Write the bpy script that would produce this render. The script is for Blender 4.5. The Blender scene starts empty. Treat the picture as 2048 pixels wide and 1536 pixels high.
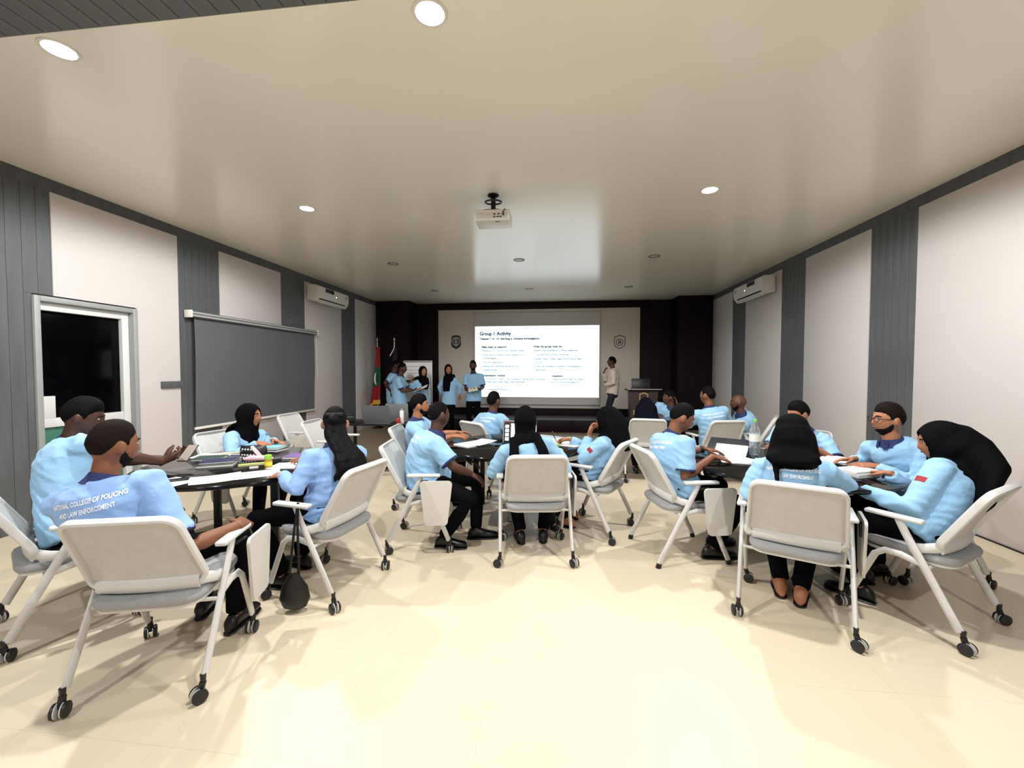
import bpy, bmesh, math, random
import numpy as np
from mathutils import Vector, Matrix, noise
from mathutils.bvhtree import BVHTree

random.seed(7)
scene = bpy.context.scene
C = scene.collection

# ------------------------------------------------------------------ camera, world, exposure
cam_d = bpy.data.cameras.new('camera'); cam = bpy.data.objects.new('camera', cam_d); C.objects.link(cam)
cam_d.sensor_width = 36.0; cam_d.lens = 830.0 / 2048.0 * 36.0; cam_d.clip_start = 0.05
yaw, pitch, roll = -0.1124, -0.0333, 0.0007
fwd = Vector((math.sin(yaw) * math.cos(pitch), math.cos(yaw) * math.cos(pitch), math.sin(pitch)))
rt = Vector((math.cos(yaw), -math.sin(yaw), 0)); up = rt.cross(fwd)
rt, up = rt * math.cos(roll) + up * math.sin(roll), up * math.cos(roll) - rt * math.sin(roll)
cam.matrix_world = Matrix(((rt.x, up.x, -fwd.x, 0), (rt.y, up.y, -fwd.y, 0), (rt.z, up.z, -fwd.z, 1.5), (0, 0, 0, 1)))
scene.camera = cam
w = bpy.data.worlds.new('night'); scene.world = w; w.use_nodes = True
w.node_tree.nodes['Background'].inputs[0].default_value = (0.004, 0.005, 0.008, 1)
w.node_tree.nodes['Background'].inputs[1].default_value = 1.0
scene.view_settings.view_transform = 'Standard'; scene.view_settings.look = 'None'
scene.view_settings.gamma = 1.0; scene.view_settings.use_curve_mapping = False
scene.view_settings.exposure = 0.36
LAMP_W = 185.0
scene.cycles.diffuse_bounces = 8

XL, XR, H, YB, YN = -4.948, 3.804, 3.358, 11.4, -3.2     # left/right wall, ceiling, far wall, wall behind the camera

# ------------------------------------------------------------------ materials
def lin(c):
    return tuple(((v / 255.0) / 12.92 if v <= 10.3 else (((v / 255.0) + 0.055) / 1.055) ** 2.4) for v in c)
MATS = {}
def mat(name, rgb, rough=0.5, metal=0.0, var=0.0, vscale=8.0, bump=0.0, bscale=60.0, spec=0.5, stretch=None, emit=0.0, trans=0.0, coat=0.0, sheen=0.0, alpha=1.0):
    if name in MATS: return MATS[name]
    m = bpy.data.materials.new(name); m.use_nodes = True; MATS[name] = m
    nt = m.node_tree; b = nt.nodes['Principled BSDF']; c = lin(rgb)
    b.inputs['Base Color'].default_value = (*c, 1); b.inputs['Roughness'].default_value = rough
    b.inputs['Metallic'].default_value = metal; b.inputs['Specular IOR Level'].default_value = spec
    if trans: b.inputs['Transmission Weight'].default_value = trans
    if coat: b.inputs['Coat Weight'].default_value = coat; b.inputs['Coat Roughness'].default_value = 0.05
    if sheen: b.inputs['Sheen Weight'].default_value = sheen
    if alpha < 1: b.inputs['Alpha'].default_value = alpha
    if emit:
        b.inputs['Emission Color'].default_value = (*c, 1); b.inputs['Emission Strength'].default_value = emit
    tc = mp = None
    if var or bump:
        tc = nt.nodes.new('ShaderNodeTexCoord'); mp = nt.nodes.new('ShaderNodeMapping')
        nt.links.new(tc.outputs['Object'], mp.inputs['Vector'])
        if stretch: mp.inputs['Scale'].default_value = stretch
    if var:
        n = nt.nodes.new('ShaderNodeTexNoise'); n.inputs['Scale'].default_value = vscale; n.inputs['Detail'].default_value = 6
        r = nt.nodes.new('ShaderNodeValToRGB')
        r.color_ramp.elements[0].position = 0.3; r.color_ramp.elements[1].position = 0.7
        r.color_ramp.elements[0].color = (*[x * (1 - var) for x in c], 1); r.color_ramp.elements[1].color = (*[min(1, x * (1 + var)) for x in c], 1)
        nt.links.new(mp.outputs[0], n.inputs['Vector']); nt.links.new(n.outputs['Fac'], r.inputs[0]); nt.links.new(r.outputs[0], b.inputs['Base Color'])
    if bump:
        n2 = nt.nodes.new('ShaderNodeTexNoise'); n2.inputs['Scale'].default_value = bscale; n2.inputs['Detail'].default_value = 4
        bp = nt.nodes.new('ShaderNodeBump'); bp.inputs['Strength'].default_value = bump; bp.inputs['Distance'].default_value = 0.01
        nt.links.new(mp.outputs[0], n2.inputs['Vector']); nt.links.new(n2.outputs['Fac'], bp.inputs['Height']); nt.links.new(bp.outputs[0], b.inputs['Normal'])
    return m
M_FLOOR = mat('cream_vinyl', (216, 201, 174), 0.40, var=0.03, vscale=1.3, bump=0.02, bscale=30)
M_GROUT = mat('tile_joint', (210, 194, 166), 0.5, var=0.03)
M_CEIL = mat('ceiling_gloss', (249, 245, 228), 0.2, var=0.015, vscale=0.8, spec=1.0)
M_PANEL = mat('wall_panel_white', (203, 197, 193), 0.55, var=0.012, vscale=2)
M_PLANK = mat('grey_wood', (84, 86, 88), 0.6, var=0.16, vscale=5, bump=0.15, bscale=30, stretch=(3, 3, 0.35))
M_PLANKC = mat('grey_wood_ceiling', (98, 101, 103), 0.6, var=0.14, vscale=5, bump=0.1, bscale=30, stretch=(3, 0.35, 3))
M_GAP = mat('plank_gap', (45, 46, 47), 0.9, var=0.05)
M_MAHOG = mat('dark_mahogany', (21, 8, 11), 0.45, spec=0.15, var=0.2, vscale=4, stretch=(3, 3, 0.3))
M_BACKP = mat('back_panel', (214, 206, 196), 0.6, var=0.015, vscale=2)
M_WHITEALU = mat('white_aluminium', (214, 214, 212), 0.35, var=0.02)
M_GREYTRIM = mat('grey_trim', (150, 152, 150), 0.45, var=0.03)
M_NIGHT = mat('night_glass', (3, 3, 5), 0.12, var=0.05, spec=0.06)
M_GREENP = mat('green_panel', (58, 112, 92), 0.35, var=0.05)
M_BLIND = mat('grey_blind_fabric', (92, 95, 98), 0.85, var=0.03, vscale=3, bump=0.05, bscale=300)
M_PLASTW = mat('white_plastic', (232, 228, 220), 0.35, var=0.01)
M_PLASTC = mat('cream_plastic', (205, 200, 190), 0.4, var=0.01)
M_BLACKP = mat('black_plastic', (14, 14, 15), 0.4, var=0.05)
M_BLACKM = mat('black_metal', (11, 11, 12), 0.35, var=0.05, metal=0.2)
M_CHAIR = mat('chair_grey_plastic', (206, 205, 201), 0.45, var=0.015)
M_CHAIRM = mat('chair_mesh_fabric', (196, 195, 191), 0.75, var=0.04, vscale=20, bump=0.25, bscale=420)
M_SEAT = mat('seat_fabric', (154, 155, 155), 0.9, var=0.06, vscale=40, bump=0.2, bscale=350)
M_TABLET = mat('tablet_laminate', (204, 201, 194), 0.4, var=0.01)
M_WHEEL = mat('caster_rubber', (28, 29, 30), 0.5, var=0.06)
M_RING = mat('caster_ring', (205, 203, 198), 0.4, var=0.02)
M_TABLE = mat('black_gloss_table', (8, 9, 10), 0.1, var=0.05, spec=0.5)
M_PAPER = mat('white_paper', (244, 243, 240), 0.8, var=0.008)
M_SHIRT = mat('light_blue_polo', (146, 189, 221), 0.85, var=0.03, vscale=14, bump=0.35, bscale=38, sheen=0.15)
M_SHIRTP = mat('periwinkle_polo', (140, 176, 224), 0.85, var=0.03, vscale=14, bump=0.35, bscale=38, sheen=0.15)
M_NAVY = mat('navy_trim', (30, 42, 88), 0.8, var=0.05)
M_CREAMS = mat('cream_shirt', (214, 202, 184), 0.85, var=0.03, vscale=14, bump=0.12, bscale=38)
M_PANTS = mat('black_trousers', (9, 9, 12), 0.9, spec=0.06, var=0.1, vscale=10, bump=0.1, bscale=30)
M_HIJAB = mat('black_hijab', (9, 9, 11), 0.85, spec=0.06, var=0.1, vscale=8, bump=0.25, bscale=24)
M_HIJABN = mat('navy_black_hijab', (10, 12, 20), 0.85, spec=0.06, var=0.1, vscale=8, bump=0.25, bscale=24)
M_SHOE = mat('black_leather', (9, 9, 10), 0.35, var=0.08)
M_HAIR = mat('black_hair', (11, 9, 9), 0.7, spec=0.08, var=0.25, vscale=60, bump=0.4, bscale=160)
M_HAIRB = mat('brown_black_hair', (26, 18, 14), 0.7, spec=0.08, var=0.25, vscale=60, bump=0.4, bscale=160)
M_LONGH = mat('long_dark_hair', (10, 8, 8), 0.6, spec=0.12, var=0.35, vscale=26, bump=0.5, bscale=70, stretch=(2, 2, 0.4))
SKINS = {k: mat('skin_' + k, v, 0.5, var=0.05, vscale=18, spec=0.35) for k, v in
         {'dark': (78, 50, 38), 'deep': (92, 58, 43), 'brown': (128, 82, 58), 'tan': (168, 112, 82), 'light': (190, 136, 108)}.items()}
M_EYEW = mat('eye_white', (176, 164, 154), 0.3, var=0.01)
M_IRIS = mat('eye_iris', (24, 16, 12), 0.2, var=0.05)
M_LIP = mat('lips', (132, 72, 62), 0.5, var=0.05)
M_TEXTW = mat('white_print', (238, 243, 248), 0.8, var=0.01)
M_PATCH = mat('maroon_patch', (150, 40, 48), 0.8, var=0.1)

# ------------------------------------------------------------------ mesh helpers
def A(*v): return np.array(v, float)
def nrm(v):
    v = np.asarray(v, float); n = np.linalg.norm(v); return v / n if n > 1e-9 else v
class MB:
    def __init__(s): s.v = []; s.f = []
    def add(s, v, f):
        o = len(s.v); s.v.extend([tuple(float(c) for c in p) for p in v]); s.f.extend([tuple(i + o for i in q) for q in f]); return s
    def box(s, lo, hi, R=None, o=(0, 0, 0)):
        (x0, y0, z0), (x1, y1, z1) = lo, hi
        p = [A(x, y, z) for z in (z0, z1) for y in (y0, y1) for x in (x0, x1)]
        if R is not None: p = [R @ q for q in p]
        p = [q + np.array(o) for q in p]
        return s.add(p, [(0, 2, 3, 1), (4, 5, 7, 6), (0, 1, 5, 4), (2, 6, 7, 3), (0, 4, 6, 2), (1, 3, 7, 5)])
    def rbox(s, lo, hi, r=0.01, R=None, o=(0, 0, 0), seg=2):
        bm = bmesh.new(); lo = A(*lo); hi = A(*hi); bmesh.ops.create_cube(bm, size=1)
        for q in bm.verts: q.co = Vector((lo + hi) / 2 + np.array(q.co) * (hi - lo))
        bmesh.ops.bevel(bm, geom=bm.edges[:], offset=min(r, (hi - lo).min() * 0.49), segments=seg, affect='EDGES', profile=0.5)
        bm.verts.index_update(); pts = [np.array(q.co) for q in bm.verts]; fs = [tuple(q.index for q in f.verts) for f in bm.faces]; bm.free()
        if R is not None: pts = [R @ q for q in pts]
        return s.add([q + np.array(o) for q in pts], fs)
    def loft(s, rings, n=14, cap=True):
        vs = []; fs = []
        for c, u, v in rings:
            c = np.array(c, float); u = np.array(u, float); v = np.array(v, float)
            for k in range(n):
                t = 2 * math.pi * k / n; vs.append(c + u * math.cos(t) + v * math.sin(t))
        for i in range(len(rings) - 1):
            for k in range(n):
                a = i * n + k; b = i * n + (k + 1) % n; fs.append((a, b, b + n, a + n))
        if cap:
            fs.append(tuple(range(n))[::-1]); fs.append(tuple(range((len(rings) - 1) * n, len(rings) * n)))
        return s.add(vs, fs)
    def tube(s, pts, radii, n=10, flat=None, round_=False):
        pts = [np.array(p, float) for p in pts]
        if not hasattr(radii, '__len__'): radii = [radii] * len(pts)
        radii = list(radii)
        if round_:
            d0 = nrm(pts[0] - pts[1]); d1 = nrm(pts[-1] - pts[-2]); radii = [np.array(q, float) * (np.ones(2) if hasattr(q, '__len__') else 1) for q in radii]; r0, r1 = radii[0], radii[-1]; k0, k1 = float(np.max(r0)), float(np.max(r1))
            pts = [pts[0] + d0 * k0 * 0.92, pts[0] + d0 * k0 * 0.6] + pts + [pts[-1] + d1 * k1 * 0.6, pts[-1] + d1 * k1 * 0.92]
            radii = [r0 * 0.35, r0 * 0.8] + radii + [r1 * 0.8, r1 * 0.35]
        rings = []; prev = None
        for i, p in enumerate(pts):
            d = nrm(pts[min(i + 1, len(pts) - 1)] - pts[max(i - 1, 0)])
            if prev is None:
                ref = A(0, 0, 1) if abs(d[2]) < 0.9 else A(0, 1, 0); u = nrm(np.cross(d, ref))
                if flat is not None: u = nrm(np.array(flat) - d * np.dot(flat, d))
            else: u = nrm(prev - d * np.dot(prev, d))
            prev = u; v = np.cross(d, u); r = radii[i]
            if np.ndim(r): rings.append((p, u * r[0], v * r[1]))
            else: rings.append((p, u * r, v * r))
        return s.loft(rings, n)
    def lathe(s, prof, n=24, o=(0, 0, 0), axis='z'):
        vs = []; fs = []; k = len(prof)
        for i in range(n):
            t = 2 * math.pi * i / n
            for r, z in prof:
                p = (r * math.cos(t), r * math.sin(t), z)
                if axis == 'x': p = (z, p[0], p[1])
                if axis == 'y': p = (p[0], z, p[1])
                vs.append(np.array(p) + np.array(o))
        for i in range(n):
            j = (i + 1) % n
            for q in range(k - 1): fs.append((i * k + q, j * k + q, j * k + q + 1, i * k + q + 1))
        if prof[0][0] > 1e-6: fs.append(tuple(i * k for i in range(n))[::-1])
        if prof[-1][0] > 1e-6: fs.append(tuple(i * k + k - 1 for i in range(n)))
        return s.add(vs, fs)
    def prism(s, poly, o, u, v, w):   # polygon in (u, v), extruded by vector w
        o, u, v, w = map(lambda q: np.array(q, float), (o, u, v, w)); n = len(poly)
        a = [o + u * x + v * y for x, y in poly]; b = [p + w for p in a]
        return s.add(a + b, [tuple(range(n))[::-1], tuple(range(n, 2 * n))] + [(i, (i + 1) % n, (i + 1) % n + n, i + n) for i in range(n)])
    def ball(s, c, r, n=12, m=8):
        r = np.array(r if hasattr(r, '__len__') else (r, r, r), float); c = np.array(c, float)
        rings = []
        for i in range(m + 1):
            t = -math.pi / 2 + math.pi * (0.04 + 0.92 * i / m); rings.append((c + A(0, 0, r[2] * math.sin(t)), A(r[0] * math.cos(t), 0, 0), A(0, r[1] * math.cos(t), 0)))
        return s.loft(rings, n)
    def mesh(s, name, m=None, smooth=True, angle=38):
        me = bpy.data.meshes.new(name); me.from_pydata(s.v, [], s.f)
        bm = bmesh.new(); bm.from_mesh(me); bmesh.ops.recalc_face_normals(bm, faces=bm.faces[:]); bm.to_mesh(me); bm.free()
        if smooth:
            me.polygons.foreach_set('use_smooth', [True] * len(me.polygons)); me.set_sharp_from_angle(angle=math.radians(angle))
        if m: me.materials.append(m)
        me.update(); return me
    def build(s, name, m, parent=None, **k):
        return link(name, s.mesh(name, m, **k), parent)
def link(name, me, parent=None, loc=None, rotz=None):
    o = bpy.data.objects.new(name, me); C.objects.link(o)
    if parent is not None: o.parent = parent
    if loc is not None: o.location = loc
    if rotz is not None: o.rotation_euler = (0, 0, rotz)
    return o
def tag(o, label, cat, group=None, kind=None):
    if label: o['label'] = label
    if cat: o['category'] = cat
    if group: o['group'] = group
    if kind: o['kind'] = kind
    return o
def thing(name, label, cat, loc=(0, 0, 0), rotz=0.0, group=None):
    return tag(link(name, None, None, loc, rotz), label, cat, group)
def struct(name, mb, m, parent=None, **k):
    o = mb.build(name, m, parent, **k)
    if parent is None: o['kind'] = 'structure'
    return o
def copy_tree(o, parent=None):
    c = o.copy(); C.objects.link(c); c.parent = parent
    for ch in list(o.children): copy_tree(ch, c)
    return c
def rrect(w, h, r, seg=5, w2=None):   # rounded rectangle; w2 = width at the bottom
    w2 = w if w2 is None else w2; out = []
    cs = [(w / 2 - r, h / 2 - r, 0), (-(w / 2 - r), h / 2 - r, 90), (-(w2 / 2 - r), -(h / 2 - r), 180), (w2 / 2 - r, -(h / 2 - r), 270)]
    for cx, cy, a in cs:
        for i in range(seg + 1):
            t = math.radians(a + 90 * i / seg); out.append((cx + r * math.cos(t), cy + r * math.sin(t)))
    return out
def Rz(a): c, s_ = math.cos(a), math.sin(a); return np.array([[c, -s_, 0], [s_, c, 0], [0, 0, 1.0]])
def Rx(a): c, s_ = math.cos(a), math.sin(a); return np.array([[1.0, 0, 0], [0, c, -s_], [0, s_, c]])
def Ry(a): c, s_ = math.cos(a), math.sin(a); return np.array([[c, 0, s_], [0, 1.0, 0], [-s_, 0, c]])
def text_mesh(body, size, align='LEFT', bold=0.0, spacing=1.0, res=2):
    cu = bpy.data.curves.new('txt', 'FONT'); cu.body = body; cu.size = size; cu.align_x = align; cu.resolution_u = res; cu.offset = bold; cu.space_character = spacing
    o = bpy.data.objects.new('txt', cu); C.objects.link(o)
    dg = bpy.context.evaluated_depsgraph_get(); me = bpy.data.meshes.new_from_object(o.evaluated_get(dg))
    v = [np.array(p.co) for p in me.vertices]; f = [tuple(p.vertices) for p in me.polygons]
    bpy.data.objects.remove(o); bpy.data.curves.remove(cu); bpy.data.meshes.remove(me)
    return v, f
def text_on(name, body, size, o, u, v, m, parent, align='LEFT', bold=0.0, lift=0.002, spacing=1.0, fitw=None):
    tv, tf = text_mesh(body, size, align, bold, spacing); u = nrm(u); v = nrm(v); n = np.cross(u, v); k = 1.0
    if fitw:
        xs = [p[0] for p in tv]; k = fitw / (max(xs) - min(xs))
    mb = MB(); mb.add([np.array(o) + u * p[0] * k + v * p[1] + n * lift for p in tv], tf)
    return mb.build(name, m, parent, smooth=False)

# ------------------------------------------------------------------ the room
fl = struct('floor', MB().box((XL - 0.2, YN - 0.2, -0.12), (XR + 0.2, YB + 0.3, -0.0012)), M_GROUT)
TS = 0.63
tile_me = MB().box((0, 0, -0.006), (TS - 0.0006, TS - 0.0006, 0)).mesh('floor_tile', M_FLOOR, smooth=False)
x0t = 0.31 - 9 * TS
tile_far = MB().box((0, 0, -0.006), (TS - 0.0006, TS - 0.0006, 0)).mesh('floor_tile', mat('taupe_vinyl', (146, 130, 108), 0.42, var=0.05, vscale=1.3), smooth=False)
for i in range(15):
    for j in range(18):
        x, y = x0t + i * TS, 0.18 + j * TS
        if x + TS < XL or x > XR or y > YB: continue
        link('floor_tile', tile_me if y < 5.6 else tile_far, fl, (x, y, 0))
MB().box((XL, YN, -0.006), (XR, 0.1788, 0)).build('floor_sheet', M_FLOOR, fl, smooth=False)

ce = struct('ceiling', MB().box((XL - 0.2, 2.05, H), (XR + 0.2, YB + 0.3, H + 0.12)), M_CEIL)
ce2 = struct('ceiling_grey', MB().box((XL - 0.2, YN - 0.2, H + 0.012), (XR + 0.2, 2.05, H + 0.12)), M_GAP)
pw = 0.118; pc_me = MB().box((0.002, YN, 0), (pw - 0.004, 2.047, 0.012)).mesh('ceiling_plank', M_PLANKC, smooth=False)
xx = XL
while xx < XR:
    link('ceiling_plank', pc_me, ce2, (xx, 0, H)); xx += pw

STRIPS = [(1.98, 3.565), (4.915, 5.585), (6.935, 7.635), (9.0, 9.65)]
PANELS = [(3.565, 4.915), (5.585, 6.935), (7.635, 9.0), (9.65, 10.8)]
def side_wall(name, X, sgn, door):
    lo, hi = (X - 0.25, X) if sgn > 0 else (X, X + 0.25)
    mb = MB()
    if door:      # opening for the doorway
        d0, d1, dz = 3.44, 4.33, 2.17
        mb.box((lo, YN, 0), (hi, d0, H)); mb.box((lo, d0, dz), (hi, d1, H)); mb.box((lo, d1, 0), (hi, YB + 0.2, H))
    else: mb.box((lo, YN, 0), (hi, YB + 0.2, H))
    wl = struct(name, mb, M_GAP, smooth=False)
    th = 0.012; a = X if sgn > 0 else X - th; b = X + th if sgn > 0 else X
    pa = X if sgn > 0 else X - 0.022; pb = X + 0.022 if sgn > 0 else X
    MB().box((a, 1.98, 3.235), (b, 10.8, H)).build('wall_top_band', M_PLANK, wl, smooth=False)
    meshes = {}
    for (y0, y1) in STRIPS:
        n = max(1, round((y1 - y0) / 0.112)); wd = (y1 - y0) / n
        for k in range(n):
            ya, yb = y0 + k * wd, y0 + (k + 1) * wd; zb = 0.0
            if door and yb > 3.40 and ya < 4.37: zb = 2.225
            key = (round(wd, 4), zb)
            if key not in meshes: meshes[key] = MB().box((a, 0.0015, zb), (b, wd - 0.0015, 3.233)).mesh('wall_plank', M_PLANK, smooth=False)
            link('wall_plank', meshes[key], wl, (0, ya, 0))
            if zb and ya < 3.40: MB().box((a, ya + 0.0015, 0), (b, 3.398, 2.223)).build('wall_plank', M_PLANK, wl, smooth=False)
    MB().box((a, YN, 0), (b, 1.978, H)).build('wall_cladding', M_PLANK, wl, smooth=False)
    for (y0, y1) in PANELS:
        p = MB()
        if door and y0 < 4: p.box((pa, y0, 2.225), (pb, y1, 3.23)); p.box((pa, 4.37, 0.0), (pb, y1, 2.225))
        else: p.rbox((pa, y0 + 0.002, 0.004), (pb, y1 - 0.002, 3.23), 0.004)
        p.build('wall_panel', M_PANEL, wl)
    return wl
wl = side_wall('wall_left', XL, 1, True)
wr = side_wall('wall_right', XR, -1, False)
struct('baseboard_left', MB().rbox((XL + 0.0125, 4.4, 0.0), (XL + 0.03, 10.78, 0.215), 0.003), M_PANEL)
struct('baseboard_right', MB().rbox((XR - 0.034, 1.98, 0.0), (XR - 0.0225, 10.78, 0.012), 0.002), M_BLACKP)
struct('wall_rear', MB().box((XL - 0.2, YN - 0.25, 0), (XR + 0.2, YN, H)), M_PANEL)
# far wall: mahogany cladding, two shallow piers, the pale recessed panel and a low plinth
wb = struct('wall_back', MB().box((XL - 0.2, YB, 0), (XR + 0.2, YB + 0.25, H)), M_MAHOG)
for (x0, x1) in ((XL, -3.98), (2.95, XR)):
    k = 4; wd = (x1 - x0) / k
    for q in range(k): MB().rbox((x0 + q * wd, 10.8, 0), (x0 + (q + 1) * wd - 0.002, YB, H - 0.001), 0.001).build('pier_board', M_MAHOG, wb, smooth=False)
for q in range(8):
    x0 = -3.97; wd = 6.91 / 8
    MB().rbox((x0 + q * wd, 10.02, 0), (x0 + (q + 1) * wd - 0.004, 10.04, 0.30), 0.003).build('plinth_board', M_MAHOG, wb)
MB().box((-3.97, 10.04, 0), (2.94, YB, 0.295)).build('plinth_core', M_MAHOG, wb, smooth=False)
for (x0, x1) in ((-3.36, -2.325), (-2.32, 1.095), (1.10, 2.135)):
    MB().rbox((x0, YB - 0.03, 0.46), (x1, YB, 3.17), 0.006).build('back_panel', M_BACKP, wb)
struct('trim_1', MB().rbox((-3.6, YB - 0.05, 3.18), (2.4, YB - 0.005, H - 0.002), 0.006), M_MAHOG)

# doorway on the left wall
dr = link('door_1', None); dr['kind'] = 'structure'
def dbox(lo, hi, name, m, r=0.004, par=None): return MB().rbox(lo, hi, r).build(name, m, par if par else dr)
y0, y1, zt = 3.40, 4.37, 2.21
dbox((XL - 0.14, y0, 0), (XL + 0.035, y0 + 0.05, zt), 'outer_jamb', M_GREYTRIM); dbox((XL - 0.14, y1 - 0.05, 0), (XL + 0.035, y1, zt), 'outer_jamb', M_GREYTRIM)
dbox((XL - 0.14, y0 + 0.05, zt - 0.05), (XL + 0.035, y1 - 0.05, zt), 'outer_head', M_GREYTRIM)
dbox((XL - 0.12, y0 + 0.05, 0), (XL - 0.03, y0 + 0.075, zt - 0.05), 'frame_stile', M_WHITEALU); dbox((XL - 0.12, y1 - 0.125, 0), (XL - 0.03, y1 - 0.05, zt - 0.05), 'frame_stile', M_WHITEALU)
dbox((XL - 0.12, y0 + 0.075, zt - 0.13), (XL - 0.03, y1 - 0.125, zt - 0.05), 'frame_head', M_WHITEALU)
dbox((XL - 0.11, y0 + 0.075, 0.93), (XL - 0.045, y1 - 0.125, 1.02), 'mid_rail', M_WHITEALU)
dbox((XL - 0.085, y0 + 0.075, 1.02), (XL - 0.075, y1 - 0.125, zt - 0.13), 'glass_pane', M_NIGHT, 0.002)
dbox((XL - 0.085, y0 + 0.075, 0.06), (XL - 0.075, y1 - 0.125, 0.93), 'lower_panel', M_GREENP, 0.002)
dbox((XL - 0.11, y0 + 0.075, 0.0), (XL - 0.045, y1 - 0.125, 0.06), 'bottom_rail', M_WHITEALU)
dbox((XL - 0.07, y0 + 0.08, 1.02), (XL - 0.045, y0 + 0.2, 1.24), 'lock_plate', M_WHITEALU)
tag(MB().rbox((XL + 0.022, 4.64, 1.27), (XL + 0.05, 4.925, 1.355), 0.004).build('wall_bracket', M_PLANK), 'grey wooden block on the left wall beside the roller blind', 'wall block')

# roller blind
b = thing('roller_blind', 'dark grey roller blind pulled down over the left window', 'blind', (XL, 0, 0))
MB().rbox((0.03, 5.0, 2.205), (0.130, 7.88, 2.285), 0.01).build('cassette', mat('cassette_grey', (112, 114, 115), 0.45, var=0.03), b)
for z_ in (2.222, 2.262): MB().box((0.129, 5.0, z_), (0.134, 7.88, z_ + 0.007)).build('cassette_line', M_PLASTW, b, smooth=False)
for y in (4.985, 7.88): MB().rbox((0.025, y, 2.195), (0.14, y + 0.02, 2.295), 0.006).build('end_cap', M_PLASTW, b)
vs = []; fs = []; n = 24
for i in range(n + 1):
    for j in range(13):
        y = 5.085 + (7.84 - 5.085) * i / n; z = 2.23 - 1.52 * j / 12
        vs.append((0.075 + 0.008 * math.sin(i * 0.7) * (j / 12) ** 2 + 0.01 * math.sin(j * 0.4), y, z))
for i in range(n):
    for j in range(12): a = i * 13 + j; fs.append((a, a + 13, a + 14, a + 1))
k = len(vs); vs2 = [(x - 0.002, y, z) for x, y, z in vs]
MB().add(vs + vs2, fs + [tuple(q + k for q in f[::-1]) for f in fs]).build('fabric', M_BLIND, b)
MB().rbox((0.06, 5.06, 0.69), (0.09, 7.85, 0.725), 0.008).build('bottom_bar', M_PLASTW, b)
MB().tube([(0.1, 7.875, 2.2), (0.1, 7.88, 1.9), (0.1, 7.878, 1.45), (0.105, 7.9, 1.38), (0.1, 7.89, 1.3)], 0.004, 6).build('pull_chain', M_PLASTW, b)

# air conditioners
def aircon(X, sgn, y0, label):
    t = thing('air_conditioner', label, 'air conditioner', (X, y0, 0), group='wall air conditioners')
    s = sgn; d = 0.24; L = 1.22; z0, z1 = 2.86, 3.17
    poly = [(0.03, z0 + 0.02), (0.16, z0), (d - 0.02, z0 + 0.07), (d, z0 + 0.14), (d, z1 - 0.03), (d - 0.03, z1), (0.03, z1)]
    MB().prism([(x * s, z) for x, z in poly], (0, 0, 0), (1, 0, 0), (0, 0, 1), (0, L, 0)).build('housing', M_PLASTW, t, angle=25)
    MB().prism([(x * s, z) for x, z in [(0.15, z0 - 0.002), (d - 0.022, z0 + 0.064), (d - 0.028, z0 + 0.072), (0.14, z0 + 0.008)]], (0, 0.12, 0), (1, 0, 0), (0, 0, 1), (0, L - 0.22, 0)).build('outlet_slot', M_BLACKP, t, smooth=False)
    MB().prism([(x * s, z) for x, z in [(0.155, z0 - 0.012), (d - 0.05, z0 + 0.02), (d - 0.052, z0 + 0.026), (0.15, z0 - 0.005)]], (0, 0.14, 0), (1, 0, 0), (0, 0, 1), (0, L - 0.26, 0)).build('louvre', M_PLASTW, t, smooth=False)
    MB().rbox((min(s * d, s * (d + 0.002)), 0.30, z1 - 0.10), (max(s * d, s * (d + 0.002)), 0.62, z1 - 0.02), 0.001).build('display_window', M_BLACKP, t)
    MB().rbox((min(s * d, s * (d + 0.003)), 0.70, z1 - 0.15), (max(s * d, s * (d + 0.003)), 0.72, z1 - 0.13), 0.001).build('indicator_lamp', mat('ac_led', (255, 255, 255), 0.3, emit=3.0, var=0.01), t)
    for k in range(3): MB().rbox((min(s * d, s * (d + 0.002)), L - 0.14, z1 - 0.07 - k * 0.025), (max(s * d, s * (d + 0.002)), L - 0.06, z1 - 0.06 - k * 0.025), 0.001).build('spec_mark', M_BLACKP, t)
    MB().rbox((min(0, s * 0.03), 0.02, z0 + 0.03), (max(0, s * 0.03), L - 0.02, z1 - 0.01), 0.004).build('mounting_plate', M_GREYTRIM, t)
    MB().tube([(s * 0.06, 0.0, z1 - 0.02), (s * 0.05, -0.03, z1 - 0.06), (s * 0.07, -0.035, z1 - 0.2), (s * 0.1, 0.0, z0 + 0.02)], 0.008, 6).build('drain_hose', M_PLASTC, t)
    return t
aircon(XL + 0.022, 1, 7.66, 'white split air conditioner high on the left wall above the blind')
aircon(XR - 0.022, -1, 7.78, 'white split air conditioner high on the right wall')

# downlights
def downlight(x, y, on, label):
    t = thing('downlight', label, 'ceiling light', (x, y, H), group='recessed ceiling downlights')
    MB().lathe([(0.072, -0.001), (0.075, -0.006), (0.092, -0.007), (0.095, -0.001)], 32).build('trim_ring', M_PLASTW if on else mat('off_ring', (88, 86, 80), 0.4, var=0.03), t)
    m = mat('lamp_on', (255, 246, 230), 0.4, emit=45.0, var=0.0) if on else mat('lamp_off', (205, 200, 185), 0.35, var=0.01)
    MB().lathe([(0.0, -0.0045), (0.05, -0.0045), (0.0718, -0.002)], 32).build('diffuser', m, t)
    if on:
        ld = bpy.data.lights.new('downlight_lamp', 'SPOT'); ld.spot_size = math.radians(174); ld.spot_blend = 0.25; ld.shadow_soft_size = 0.055; ld.energy = LAMP_W; ld.color = (0.985, 0.985, 1.0)
        lo = bpy.data.objects.new('downlight_lamp', ld); C.objects.link(lo); lo.parent = t; lo.location = (0, 0, -0.02)
    return t
LX = (-2.887, -0.675, 1.536); LY = (-0.45, 2.16, 4.54, 7.035, 9.53)
wh = {0: 'left', 1: 'middle', 2: 'right'}
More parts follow.
